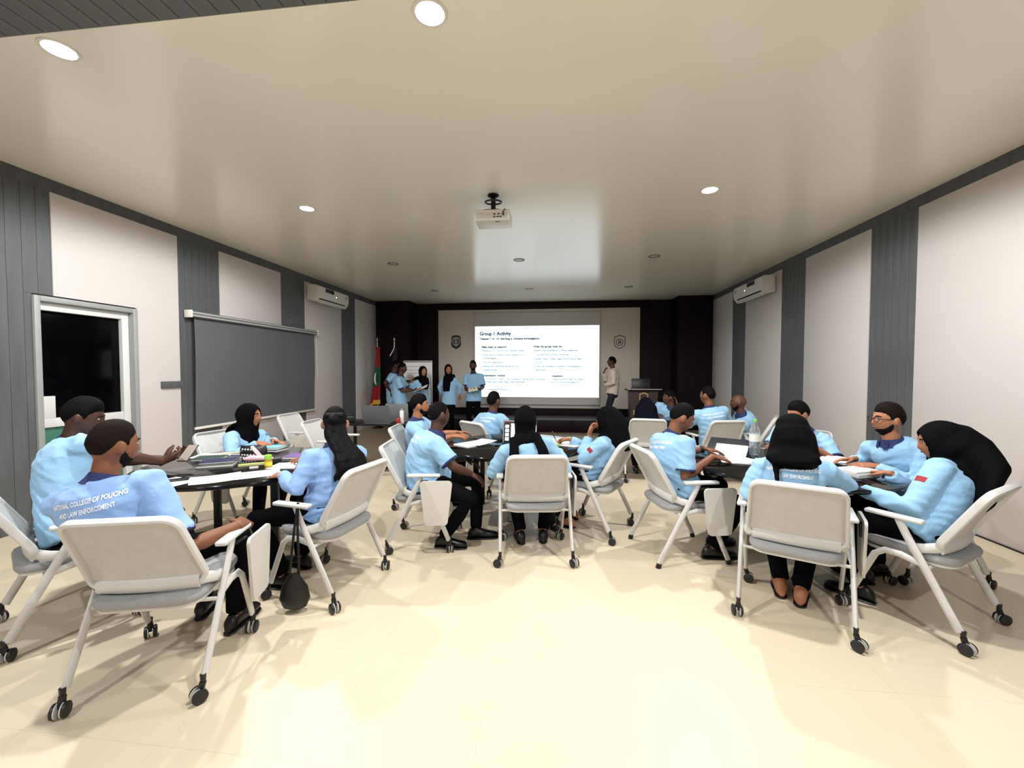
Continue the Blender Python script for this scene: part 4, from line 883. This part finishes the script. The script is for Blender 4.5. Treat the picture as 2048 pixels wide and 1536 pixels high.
    if collar and hijab is None:
        cn = nrm(hc - hu * 0.05 - N); cr = nrm(hr - cn * np.dot(hr, cn)); cf = np.cross(cn, cr); c0 = sp(0.965)
        MB().loft([(c0 - cn * 0.012, cr * 0.098, cf * 0.088), (c0 + cn * 0.012, cr * 0.080, cf * 0.076), (c0 + cn * 0.036, cr * 0.069, cf * 0.068), (c0 + cn * 0.044, cr * 0.066, cf * 0.065), (c0 + cn * 0.040, cr * 0.060, cf * 0.060)], 24).build('collar', M_NAVY if sm is not M_CREAMS else M_CREAMS, so)
        if faced:
            for sx in (-1, 1):
                MB().add([c0 + cn * 0.035 + cr * 0.012 * sx + cf * 0.075, c0 + cn * 0.028 + cr * 0.055 * sx + cf * 0.06, c0 - cn * 0.018 + cr * 0.058 * sx + cf * 0.080, c0 - cn * 0.026 + cr * 0.03 * sx + cf * 0.088] + [q for q in (c0 + cn * 0.035 + cr * 0.012 * sx + cf * 0.08, c0 + cn * 0.028 + cr * 0.055 * sx + cf * 0.066, c0 - cn * 0.018 + cr * 0.058 * sx + cf * 0.086, c0 - cn * 0.026 + cr * 0.03 * sx + cf * 0.094)],
                         [(0, 1, 2, 3), (7, 6, 5, 4), (0, 4, 5, 1), (1, 5, 6, 2), (2, 6, 7, 3), (3, 7, 4, 0)]).build('collar_flap', M_NAVY if sm is not M_CREAMS else M_CREAMS, so)
    # trousers
    mb = MB(); r0, f0, u0 = frame(0)
    mb.loft([(Hp - A(0, 0, 0.085), r0 * 0.13 * bulk, f0 * 0.10), (Hp - A(0, 0, 0.04), r0 * 0.168 * bulk, f0 * 0.135 * bulk), (Hp + u0 * 0.03, r0 * 0.165 * bulk, f0 * 0.13 * bulk), (Hp + u0 * 0.07, r0 * 0.15, f0 * 0.118)], 20)
    for hj, kn, an, sg in legs:
        wd_ = 1.25 if skirt else 1.0
        mb.tube([hj, hj + (kn - hj) * 0.5, kn, kn + (an - kn) * 0.4, an + A(0, 0, 0.015)], [0.088 * bulk ** .6, 0.082 * bulk ** .6, 0.066 * bulk ** .3, 0.062 * wd_, 0.052 * wd_], 16, round_=False)
        mb.ball(kn, 0.066 * bulk ** .3)
    me = evaluated(mb, vox * 1.5, 4); link('trousers', finish(me, pants or M_PANTS), t)
    # shoes
    for hj, kn, an, sg in legs:
        fd = nrm(A((an - hj)[0] * 0.25 + sg * 0.10, 1.0, 0)) if stand or an[1] > 0.1 else nrm(A(sg * 0.1, 1, 0)); fl_ = np.cross(fd, A(0, 0, 1)); z0 = an[2] - 0.085; b0 = A(an[0], an[1], z0); mbs = MB()
        mbs.loft([(b0 + fd * yy_ + A(0, 0, h_ + 0.016), fl_ * w_, A(0, 0, h_)) for yy_, w_, h_ in ((-0.075, 0.018, 0.02), (-0.06, 0.033, 0.036), (-0.03, 0.037, 0.046), (0.02, 0.038, 0.046), (0.07, 0.042, 0.034), (0.13, 0.045, 0.026), (0.175, 0.036, 0.022), (0.195, 0.016, 0.014))], 14)
        so_ = mbs.build('shoe', M_SHOE if not sandals else SKINS[skin], t)
        MB().loft([(b0 + fd * yy_ + A(0, 0, 0.009), fl_ * w_, A(0, 0, 0.0088)) for yy_, w_ in ((-0.08, 0.02), (-0.06, 0.036), (0.0, 0.038), (0.08, 0.045), (0.14, 0.046), (0.185, 0.034), (0.2, 0.015))], 12).build('sole', M_BLACKP, so_)
        if sandals: MB().tube([b0 + fd * 0.08 + fl_ * 0.045 * math.cos(q) + A(0, 0, 0.018 + 0.052 * math.sin(q)) for q in np.linspace(0, math.pi, 9)], [(0.016, 0.004)] * 9, 6, flat=fd).build('strap', M_BLACKP, so_)
    # hair, hijab, face
    def hobj(nm, offs, m, par=None):
        v, f = head_grid(30, 44, False, offs); me_ = MB().add([hc + Rh @ np.array(q) for q in v], f).mesh(nm, m); return link(nm, me_, par or t)
    if hijab is None and hair: hobj('hair', hair_off(hair), hairm or M_HAIR)
    if beard: hobj('beard', beard_off, mat('beard_hair', (20, 13, 11), 0.8, spec=0.15, var=0.3, vscale=90))
    if hair == 'long':
        mb = MB(); P0 = hc - hf * 0.055 + hu * 0.02; pts = [P0, hc - hf * 0.09 - hu * 0.07]; r_, f_, u_ = frame(0.8)
        for t_, o_ in ((0.97, 0.112), (0.80, 0.150), (0.66, 0.160), (0.58, 0.152), (0.50, 0.135)): pts.append(sp(t_) - frame(t_)[1] * o_ + r_ * 0.02)
        mb.tube(pts, [(0.075, 0.05), (0.078, 0.05), (0.088, 0.045), (0.105, 0.04), (0.105, 0.038), (0.09, 0.034), (0.05, 0.02)], 16, flat=r_)
        for k in range(9):
            o_ = (k - 4) * 0.022; q = [p_ + r_ * o_ * (0.6 + 0.12 * i) - f_ * (0.028 if i > 0 else 0.02) + r_ * 0.010 * math.sin(i * 2.1 + k) for i, p_ in enumerate(pts)]; mb.tube(q, [0.016, 0.018, 0.019, 0.021, 0.021, 0.018, 0.008], 8)
        mb.ball(hc - hf * 0.10 + hu * 0.035, (0.05, 0.032, 0.04)); me = evaluated(mb, 0.007, 2); co = coords(me)
        for i, q in enumerate(co): co[i] = q + f_ * 0.010 * noise.noise(Vector((q[0] * 28, q[1] * 12, q[2] * 22))) + r_ * 0.014 * noise.noise(Vector((q[0] * 10, 3 + q[1] * 10, q[2] * 16)))
        set_coords(me, co); link('long_hair', finish(me, M_LONGH), t)
        MB().tube([hc - hf * 0.09 + hu * (0.07) + hr * 0.055 * q for q in (-1, -.5, 0, .5, 1)], [(0.008, 0.012)] * 5, 8).build('hair_clip', M_BLACKP, t)
    if hijab is not None:
        mb = MB(); hv, hf_ = head_grid(20, 28, False, lambda a, b_, c: 0.017 + 0.016 * sstep(0.0, -0.09, b_)); mb.add([hc + Rh @ np.array(q) for q in hv], hf_)
        c1 = hc - hu * 0.10 - hf * 0.008
        r_, f_, u_ = r9, f9, u9; S = sp(1.0)
        mb.loft([(hc - hu * 0.02 - hf * 0.012, hr * 0.090, hf * 0.108), (c1, hr * 0.086, hf * 0.094), (S + u_ * 0.035, r_ * 0.098, f_ * 0.098), (S - u_ * 0.02, r_ * 0.140, f_ * 0.112)] + ([(S - u_ * 0.07, r_ * 0.150, f_ * 0.126), (S - u_ * 0.10, r_ * 0.13, f_ * 0.118)] if not any(q[0] == 'panel' for q in hijab) else [(S - u_ * 0.03, r_ * 0.13, f_ * 0.10)]), 22)
        for kind, *a in hijab:
            if kind == 'back':    # width, length, taper, thickness
                wd_, ln, tp, x_ = a
                mb.loft([(S - u_ * (ln * q - 0.06) - f_ * (0.075 + 0.075 * math.sin(min(1, q * 1.25) * 1.5)) + r_ * x_ * q, r_ * wd_ * (1 - tp * q * q), f_ * 0.030 * (1 - 0.5 * q)) for q in np.linspace(0, 1, 8)], 18)
            if kind == 'front':
                wd_, ln, tp, x_ = a
                mb.loft([(S - u_ * (ln * q - 0.05) + f_ * (0.06 + 0.085 * math.sin(min(1, q * 1.3) * 1.5)) + r_ * x_ * q, r_ * wd_ * (1 - tp * q * q), f_ * 0.028) for q in np.linspace(0, 1, 8)], 18)
            if kind == 'tail':    # thin hanging tail on the back: x0, x1, length
                xa, xb, ln = a
                mb.loft([(S - u_ * (ln * q - 0.03) - f_ * (0.085 + 0.065 * math.sin(min(1, q * 1.3) * 1.5)) + r_ * (xa + (xb - xa) * q), r_ * 0.03 * (1 - 0.75 * q) + u_ * 0, f_ * 0.016) for q in np.linspace(0, 1, 7)], 12)
            if kind == 'panel':
                xa, xb, ln, wd_ = a
                mb.loft([(S - u_ * (ln * q - 0.05) - f_ * (0.07 + 0.082 * math.sin(min(1, q * 1.4) * 1.5)) + r_ * (xa + (xb - xa) * min(1, q * 2)), r_ * wd_ * (0.8 + 0.3 * q), f_ * 0.020) for q in np.linspace(0, 1, 8)], 16)
            if kind == 'drape':   # smooth teardrop from the crown down the back: length, width, depth
                ln, wd_, dp = a; mb.ball(hc - hf * 0.022 + hu * 0.048, (0.094, 0.104, 0.088), 20, 12)
                mb.tube([hc + hu * 0.015 - hf * 0.01, hc - hf * 0.05 * dp - hu * 0.012, hc - hf * 0.095 * dp - hu * 0.075, S - f_ * 0.125 * dp + u_ * 0.0, S - f_ * 0.158 - u_ * ln * 0.45, S - f_ * 0.168 - u_ * ln * 0.8, S - f_ * 0.155 - u_ * ln],
                        [(0.102, 0.118), (0.113 * wd_, 0.126), (0.122 * wd_, 0.115), (0.132 * wd_, 0.088), (0.138 * wd_, 0.046), (0.112 * wd_, 0.03), (0.06 * wd_, 0.014)], 22, flat=r_)
            if kind == 'bulge':
                yb_, zb_, rr = a; mb.ball(hc + hf * yb_ + hu * zb_, rr, 16, 10)
        me = evaluated(mb, 0.0105 if vox < 0.011 else 0.014, 4); co = coords(me)
        for i, q in enumerate(co):
            q = q + 0.004 * np.array(noise.noise_vector(Vector(q * A(9, 9, 12)) + sd_)); l = Rh.T @ (q - hc)
            e = (l[0] / 0.066) ** 2 + ((l[2] + 0.012) / 0.092) ** 2
            if l[1] > 0.0 and e < 1.0 and l[1] < 0.15: l[1] -= 0.055 * sstep(1.0, 0.72, e)
            co[i] = hc + Rh @ l
        set_coords(me, co); link('hijab', finish(me, hijabm or M_HIJAB), t)
    if faced:
        for sx in (-1, 1):
            e = MB().ball((sx * 0.0315, 0.0775, 0.0115), (0.0125, 0.0085, 0.0068)); eo = MB().add([hc + Rh @ np.array(q) for q in e.v], e.f).build('eye', M_EYEW, t)
            e = MB().ball((sx * 0.0315, 0.0825, 0.0115), (0.0058, 0.0048, 0.0060)); MB().add([hc + Rh @ np.array(q) for q in e.v], e.f).build('iris', M_IRIS, eo)
            MB().tube([hc + Rh @ A(sx * a, b_, c) for a, b_, c in ((0.014, 0.0935, 0.030), (0.03, 0.0905, 0.0345), (0.05, 0.077, 0.030))], [0.003, 0.0042, 0.002], 6).build('eyebrow', M_HAIR, t)
        MB().tube([hc + Rh @ A(a, b_, c) for a, b_, c in ((-0.022, 0.0795, -0.052), (-0.008, 0.0925, -0.050), (0, 0.093, -0.051), (0.008, 0.0925, -0.050), (0.022, 0.0795, -0.052))], [(0.003, 0.003), (0.0075, 0.005), (0.0075, 0.005), (0.0075, 0.005), (0.003, 0.003)], 8).build('lips', M_LIP if skin in ('tan', 'light', 'brown') else mat('lips_dark', (96, 56, 50), 0.5, var=0.05), t)
    if glasses:
        go = None
        for sx in (-1, 1):
            rim_ = MB().tube([hc + Rh @ A(sx * 0.034 + 0.025 * math.cos(q), 0.103 - 0.25 * abs(sx * 0.034 + 0.025 * math.cos(q)) ** 2 * 10 * 0.3, 0.008 + 0.02 * math.sin(q)) for q in np.linspace(0, 2 * math.pi, 19)], 0.0025, 6)
            if go is None: go = link('glasses', None, t)
            rim_.build('rim', M_BLACKP, go); MB().tube([hc + Rh @ A(sx * 0.059, 0.098, 0.014), hc + Rh @ A(sx * 0.08, 0.02, 0.012), hc + Rh @ A(sx * 0.079, -0.015, 0.008)], 0.0025, 6).build('temple', M_BLACKP, go)
        MB().tube([hc + Rh @ A(-0.009, 0.104, 0.012), hc + Rh @ A(0.009, 0.104, 0.012)], 0.0025, 6).build('bridge', M_BLACKP, go)
    if watch:
        S, E_, W, d, n, cu, sg = A_[watch]; q = nrm(W - E_); MB().tube([W - q * 0.035, W - q * 0.012], 0.034, 16).build('wristwatch', M_BLACKP, t)
    return t, dict(R=A_['R'], L=A_['L'], hc=hc, Rh=Rh)

# ------------------------------------------------------------------ who sits and stands where
SEATED = 'people seated around the tables'; UP = 'presenters standing at the front'
chair(-2.90, 2.14, -32, 'light grey tablet chair under the person holding the phone, cut by the photo edge')
chair(-1.94, 1.86, 15, 'light grey tablet chair nearest the camera at the lower left')
chair(-3.22, 3.86, -98, 'light grey tablet chair of the hijab wearer in front of the blind')
chair(-1.60, 2.71, 80, 'light grey tablet chair of the person with long hair')
chair(-1.52, 4.55, -84, 'light grey tablet chair of the bearded person at the middle table')
chair(-1.16, 3.51, -82, 'light grey tablet chair side-on with its tablet hanging, left of middle table')
chair(-0.86, 5.22, -40, 'light grey tablet chair at the far side of the middle table')
chair(-0.20, 3.39, 8, 'light grey tablet chair seen squarely from behind in the centre')
chair(0.345, 3.97, 61, 'light grey tablet chair of the hijab wearer with the pen')
chair(1.20, 5.86, -8, 'light grey tablet chair of the dark-veiled person before the lectern')
chair(1.72, 7.32, 165, 'light grey tablet chair on the lectern side of the farthest table')
chair(2.06, 5.80, 12, 'light grey tablet chair with its back to the camera at the farthest table')
chair(2.66, 6.18, 62, 'light grey tablet chair of the bald person by the right wall')
cg = chair(0.99, 3.54, -78, 'light grey tablet chair without wheels at the right table')
chair(1.46, 2.74, -26, 'light grey tablet chair seen from behind at the right table')
chair(2.40, 4.52, 132, 'light grey tablet chair on the far side of the right table by the wall')
chair(2.66, 3.42, 93, 'light grey tablet chair of the person with glasses')
chair(2.22, 2.79, 34, 'light grey tablet chair at the lower right under the large black hijab')
chair(-3.55, 5.55, -92, 'empty light grey tablet chair standing behind the left table')
chair(-2.78, 4.92, -88, 'empty light grey tablet chair in front of the black desk')
make_glides(cg)

Z = lambda d: (-math.sin(math.radians(d)), math.cos(math.radians(d)), 0)
# left table
p1, a1 = person('person in light blue polo looking down at a phone beside the doorway', -2.90, 2.14, -32, (-3.01, 2.31, 1.195), -50, -16, skin='dark', hair='full', arms={
    'R': dict(w=(-2.80, 2.70, 0.82), d=(0.15, 0.9, 0.25), n=(-0.6, 0.3, 0.6), curl=0.8), 'L': dict(w=(-2.95, 2.80, 0.83), d=(0.5, 0.8, 0.2), n=(0.6, 0.0, 0.7), curl=0.8)}, bulk=1.08, vox=0.009, back_text=False)
ph = thing('phone', 'phone with a grey screen held up over the left table', 'phone', (-2.80, 2.845, 0.865)); ph.rotation_euler = (math.radians(42), 0, math.radians(4))
MB().rbox((-0.04, -0.078, 0), (0.04, 0.078, 0.009), 0.004, seg=3).build('body', M_BLACKP, ph); MB().box((-0.036, -0.073, 0.009), (0.036, 0.073, 0.0096)).build('display', mat('phone_display', (150, 138, 128), 0.3, var=0.05, emit=0.15), ph, smooth=False)
person('person in periwinkle polo with lettered back, nearest the camera', -1.94, 1.86, 15, (-2.18, 1.80, 1.125), -14, -6, hipy=0.0, skin='brown', hair='short', hairm=M_HAIRB, shirt=M_SHIRTP, beard=True, back_text=True, twist=0, arms={
    'R': dict(w=(-1.70, 2.02, 0.67), e=(-1.80, 1.80, 0.63), d=(-0.3, 0.9, -0.1), n=(-0.5, 0, -0.8), curl=0.6), 'L': dict(w=(-2.32, 2.12, 0.70), d=(0.1, 0.9, -0.2))}, feet=[(0.16, 0.28, 0.085), (-0.10, 0.46, 0.085)], bulk=1.06, vox=0.008, hipx=-0.17)
person('person in black hijab and light blue long sleeves before the grey blind', -3.22, 3.86, -98, (-3.12, 3.88, 1.03), -80, -2, skin='tan', sleeve='long', hijab=[('back', 0.12, 0.16, 0.3, 0), ('front', 0.06, 0.34, 0.2, 0.03)], arms={
    'R': dict(w=(-2.86, 3.66, 0.80), d=(0.9, -0.2, -0.1)), 'L': dict(w=(-2.82, 3.82, 0.80), d=(0.9, -0.2, -0.1))})
person('person with long dark wavy hair in light blue long sleeves', -1.60, 2.71, 80, (-1.585, 2.79, 1.115), 26, -4, twist=-30, skin='tan', hair='long', sleeve='long', shirt=M_SHIRTP, patch='L', faced=True, arms={
    'L': dict(w=(-1.90, 2.66, 0.77), e=(-1.70, 2.50, 0.72), d=(-0.9, 0.3, -0.1)), 'R': dict(w=(-1.93, 3.02, 0.80), d=(-0.9, 0.1, 0))}, feet=[(0.14, 0.36, 0.085), (-0.14, 0.26, 0.085)], vox=0.008)
# middle table
person('bearded person in light blue polo behind the larger one at middle table', -1.52, 4.55, -84, (-1.56, 4.52, 1.10), -70, 0, skin='tan', hair='full', beard=True, arms={
    'R': dict(w=(-1.14, 4.36, 0.79), d=(0.9, 0.1, 0)), 'L': dict(w=(-1.14, 4.62, 0.79), d=(0.9, 0, 0))}, vox=0.012)
person('broad person in light blue polo side-on with hand on thigh, middle table', -1.16, 3.51, -82, (-1.06, 3.58, 1.10), -42, 0, skin='dark', hair='buzz', back_text=True, twist=18, bulk=1.30, hipy=0.03, hunch=0.08, arms={
    'R': dict(w=(-0.74, 3.45, 0.615), e=(-0.86, 3.33, 0.70), d=(0.7, 0.3, -0.5)), 'L': dict(w=(-0.86, 3.74, 0.68), d=(0.9, 0, -0.3))}, feet=[(0.16, 0.18, 0.085), (-0.02, 0.44, 0.085)], vox=0.0085)
person('person in light blue polo turned to the screen across the middle table', -0.86, 5.22, -40, (-0.83, 5.28, 1.10), -32, 2, skin='deep', hair='short', arms={
    'R': dict(w=(-0.52, 5.30, 0.80), d=(0.8, 0.3, -0.2)), 'L': dict(w=(-0.98, 5.55, 0.70), d=(0, 1, -0.2))}, vox=0.012, faced=False, back_text=True)
person('person in black hijab with two scarf ends down the back, centre', -0.20, 3.39, 8, (-0.275, 3.43, 1.075), -2, -8, skin='tan', sleeve='long', hijab=[('panel', -0.085, -0.115, 0.30, 0.046), ('panel', 0.085, 0.115, 0.30, 0.046)], faced=False, arms={
    'L': dict(w=(-0.46, 3.66, 0.70), e=(-0.545, 3.42, 0.645), d=(0.2, 0.9, 0)), 'R': dict(w=(0.0, 3.72, 0.78), e=(0.06, 3.47, 0.66), d=(-0.2, 0.9, 0))}, feet=[(0.10, 0.22, 0.085), (-0.10, 0.20, 0.085)], vox=0.009)
p9, a9 = person('person in large black hijab with hand at chin, writing with a pen', 0.345, 3.97, 61, (0.455, 3.96, 1.03), 62, -6, skin='tan', sleeve='long', hipy=0.05, hijab=[('drape', 0.06, 0.95, 0.8)], patch='L', arms={
    'R': dict(w=(0.12, 4.22, 0.80), d=(-0.9, 0.2, -0.1), n=(0, -0.5, -0.8), curl=0.9), 'L': dict(w=(0.28, 3.90, 0.885), d=(0.3, 0.35, 0.85), n=(0.7, -0.2, 0.3), curl=0.8, pole=(-0.5, 0.2, -1.0))}, feet=[(0.10, 0.30, 0.085), (-0.14, 0.22, 0.085)], sandals=True, watch='L', vox=0.009)
pen = thing('pen', 'dark pen in the writing hand at the middle table', 'pen', (-0.02, 4.24, 0.775)); pen.rotation_euler = (0.3, -0.45, 0)
MB().tube([(0, 0, -0.03), (0, 0, 0.0), (0, 0, 0.12)], [0.001, 0.004, 0.005], 8).build('barrel', M_BLACKP, pen); MB().tube([(0.006, 0, 0.08), (0.006, 0, 0.12)], 0.0012, 6).build('clip', M_RING, pen)
# farthest table
person('person in long dark navy veil seen from behind before the lectern', 1.20, 5.86, -8, (1.195, 5.90, 0.995), -6, -4, skin='tan', sleeve='long', shirt=M_HIJABN, hipy=0.06, hijab=[('drape', 0.20, 1.25, 0.8)], hijabm=M_HIJABN, faced=False, vox=0.012)
person('person in light blue polo resting cheek on hand beside the lectern', 1.72, 7.20, 150, (1.795, 7.0, 1.05), 82, 0, skin='deep', hair='short', arms={
    'L': dict(w=(1.90, 6.93, 0.94), e=(1.98, 6.86, 0.76), d=(-0.2, 0.2, 0.9), n=(-0.7, 0.2, 0), curl=0.5), 'R': dict(w=(1.55, 6.85, 0.79), d=(0.3, -0.8, 0))}, vox=0.012)
person('person in light blue polo with broad back at the farthest table', 2.06, 5.80, 12, (1.985, 5.82, 1.16), 40, 2, skin='brown', hair='short', back_text=True, bulk=1.05, arms={
    'L': dict(w=(1.82, 6.15, 0.80), d=(0, 0.9, 0)), 'R': dict(w=(2.18, 6.18, 0.80), d=(0, 0.9, 0))}, vox=0.012)
person('bald bearded person in light blue polo leaning by the right wall', 2.66, 6.18, 62, (2.485, 6.08, 1.045), 72, -4, skin='deep', hair=None, beard=True, patch='L', bulk=1.1, arms={
    'L': dict(w=(2.30, 6.12, 0.80), d=(-0.9, 0.2, 0)), 'R': dict(w=(2.36, 6.46, 0.80), d=(-0.9, 0.2, 0))}, vox=0.012)
# right table
person('person in light blue polo leaning over papers with both hands on them', 0.99, 3.54, -78, (1.02, 3.60, 1.10), -88, -24, skin='brown', hair='short', back_text=True, twist=8, bulk=1.08, watch='L', arms={
    'R': dict(w=(1.25, 3.52, 0.80), e=(0.99, 3.36, 0.66), d=(0.9, 0.05, -0.22), n=(0, 0.1, -1), curl=0.3), 'L': dict(w=(1.30, 3.86, 0.80), d=(0.9, -0.1, -0.15), n=(0, 0, -1), curl=0.35)}, feet=[(0.16, 0.20, 0.085), (-0.06, 0.36, 0.085)], vox=0.0085, hunch=0.09)
person('person in rounded black hijab with lettered back at the right table', 1.46, 2.74, -26, (1.485, 2.83, 1.09), -22, -4, skin='tan', sleeve='long', back_text=True, faced=False, hijab=[('drape', 0.05, 1.05, 0.75), ('tail', -0.10, -0.075, 0.25)], arms={
    'L': dict(w=(1.38, 3.04, 0.78), e=(1.235, 2.84, 0.70), d=(0.4, 0.8, 0)), 'R': dict(w=(1.90, 3.13, 0.79), e=(1.87, 2.91, 0.745), d=(-0.1, 0.9, 0))}, feet=[(0.05, 0.12, 0.085), (-0.06, 0.18, 0.085)], sandals=True, vox=0.0085)
person('person in light blue polo behind the rounded hijab, facing the table', 2.40, 4.52, 132, (2.365, 4.40, 1.065), 100, -14, skin='tan', hair='full', arms={
    'L': dict(w=(2.35, 4.12, 0.79), d=(-0.5, -0.8, 0)), 'R': dict(w=(2.10, 4.26, 0.79), d=(-0.5, -0.8, 0))}, patch='L', vox=0.010)
person('bearded person with glasses in a badged light blue polo by the wall', 2.66, 3.42, 93, (2.47, 3.42, 1.125), 88, 0, skin='tan', hair='full', hairm=M_HAIRB, beard=True, glasses=True, chest_badge=True, sleeve='long', patch='L', twist=22, arms={
    'R': dict(w=(2.36, 3.60, 0.79), d=(-0.8, 0.1, -0.1)), 'L': dict(w=(2.34, 3.34, 0.79), d=(-0.9, 0.2, 0))}, vox=0.0085)
person('person in very large black hijab in profile at the right edge', 2.22, 2.79, 34, (2.375, 2.87, 1.05), 62, -12, skin='tan', sleeve='long', patch='L', hijab=[('drape', 0.25, 1.08, 1.25)], arms={
    'R': dict(w=(2.26, 3.10, 0.795), d=(-0.1, 0.9, -0.1), n=(0, 0.1, -1), curl=0.3), 'L': dict(w=(1.97, 2.93, 0.72), e=(2.08, 2.69, 0.68), d=(-0.3, 0.8, 0))}, feet=[(0.16, 0.36, 0.085), (-0.14, 0.24, 0.085)], vox=0.0085)
# standing at the front
def up(*a, **k): return person(*a, group=UP, vox=0.013, **k)
up('presenter in light blue polo half hidden nearest the flags', -3.88, 9.35, -60, (-3.80, 9.38, 1.60), -70, 0, skin='dark', hair='short', stand=0.90, arms={'L': dict(w=(-3.45, 9.5, 1.25), d=(0.7, 0, 0.6)), 'R': dict(w=(-3.86, 9.20, 1.02), d=(0.3, 0, -0.9))})
up('presenter in light blue polo reading from a held paper in profile', -3.56, 8.98, -82, (-3.50, 9.0, 1.535), -80, -6, skin='dark', hair='short', stand=0.87, bulk=1.08, arms={'R': dict(w=(-3.20, 8.92, 1.06), d=(0.9, 0.1, 0.1), n=(0, 0.2, 1), curl=0.5), 'L': dict(w=(-3.18, 9.12, 1.06), d=(0.9, 0, 0.1), n=(0, 0, 1), curl=0.5)})
up('presenter in black hijab before the flip chart, hand to face', -3.10, 9.22, -120, (-3.085, 9.2, 1.465), -140, 0, skin='tan', sleeve='long', stand=0.82, hijab=[('front', 0.13, 0.26, 0.3, 0.03), ('back', 0.13, 0.25, 0.3, 0)], arms={'R': dict(w=(-3.30, 9.06, 1.22), d=(-0.1, -0.2, 0.9), n=(0.4, 0.2, 0), curl=0.5), 'L': dict(w=(-3.02, 8.98, 1.05), d=(-0.6, -0.2, 0.2))})
up('presenter in black hijab standing with arms behind, left of the slide', -2.53, 9.42, 172, (-2.545, 9.4, 1.51), 200, 0, skin='tan', sleeve='long', stand=0.84, hijab=[('front', 0.105, 0.36, 0.2, 0.03), ('back', 0.12, 0.2, 0.3, 0)], arms={'R': dict(w=(-2.74, 9.55, 0.92), e=(-2.78, 9.48, 1.10), d=(0.2, 0.3, -0.9)), 'L': dict(w=(-2.31, 9.55, 0.92), e=(-2.28, 9.48, 1.10), d=(-0.2, 0.3, -0.9))})
up('bearded presenter in light blue polo facing the room before the slide', -2.0, 9.66, 180, (-2.005, 9.6, 1.605), 178, 2, skin='dark', hair='short', beard=True, stand=0.91, bulk=1.08, arms={'R': dict(w=(-2.12, 9.38, 1.04), d=(0.9, -0.3, 0), n=(0, 0.3, 1), curl=0.6), 'L': dict(w=(-1.80, 9.38, 1.06), d=(-0.8, -0.4, 0), n=(0, 0.3, 1), curl=0.6)}, feet=[(0.11, 0.0, 0.085), (-0.11, 0.02, 0.085)])
up('person in cream shirt standing in profile beside the slide, hand at chin', 1.24, 9.86, 82, (1.225, 9.9, 1.69), 84, 4, skin='deep', hair='short', shirt=M_CREAMS, sleeve='long', stand=0.96, tuck=True, glasses=True, arms={'R': dict(w=(1.05, 9.95, 1.44), d=(0.25, -0.1, 0.9), n=(0.7, 0, 0.2), curl=0.9, pole=(0.2, 0.4, -1)), 'L': dict(w=(1.04, 9.76, 1.16), d=(0.2, 0.9, 0.1), n=(0.9, 0, 0), pole=(-0.6, -0.5, -0.5))}, pants=mat('navy_trousers', (22, 24, 42), 0.85, var=0.1))
s_ = sheet(-3.06, 8.98, 20, 0.30, 0.22, z=1.10, label='white paper held up by the presenter in profile', t_=0.002); s_.rotation_euler = (0.25, -0.35, 0.1)
s_ = sheet(-1.94, 9.28, 10, 0.22, 0.16, z=1.06, label='cream paper held by the bearded presenter', t_=0.002, m=mat('cream_paper', (232, 226, 200), 0.8, var=0.01)); s_.rotation_euler = (0.5, -0.2, 0.1)

# shoulder bag hanging from a chair arm
t = thing('shoulder_bag', 'black shoulder bag hanging from the chair of the long-haired person', 'bag', (-1.62, 2.36, 0))
MB().loft([((0.0, 0, z), (0.09 * a, 0.02 * a, 0), (-0.01, 0.04 * b_, 0)) for z, a, b_ in ((0.02, .35, .4), (0.035, .75, .8), (0.09, 1, 1.05), (0.16, .85, .8), (0.21, .5, .45), (0.24, .3, .3))], 18).build('body', M_BLACKP, t)
for dx in (-0.035, 0.03): MB().tube([(dx, 0, 0.21), (dx * 0.7, 0.01, 0.35), (dx * 0.3 - 0.01, 0.04, 0.52), (-0.01, 0.062, 0.664)], [(0.009, 0.003)] * 4, 6, flat=(1, 0, 0)).build('strap', M_BLACKP, t)
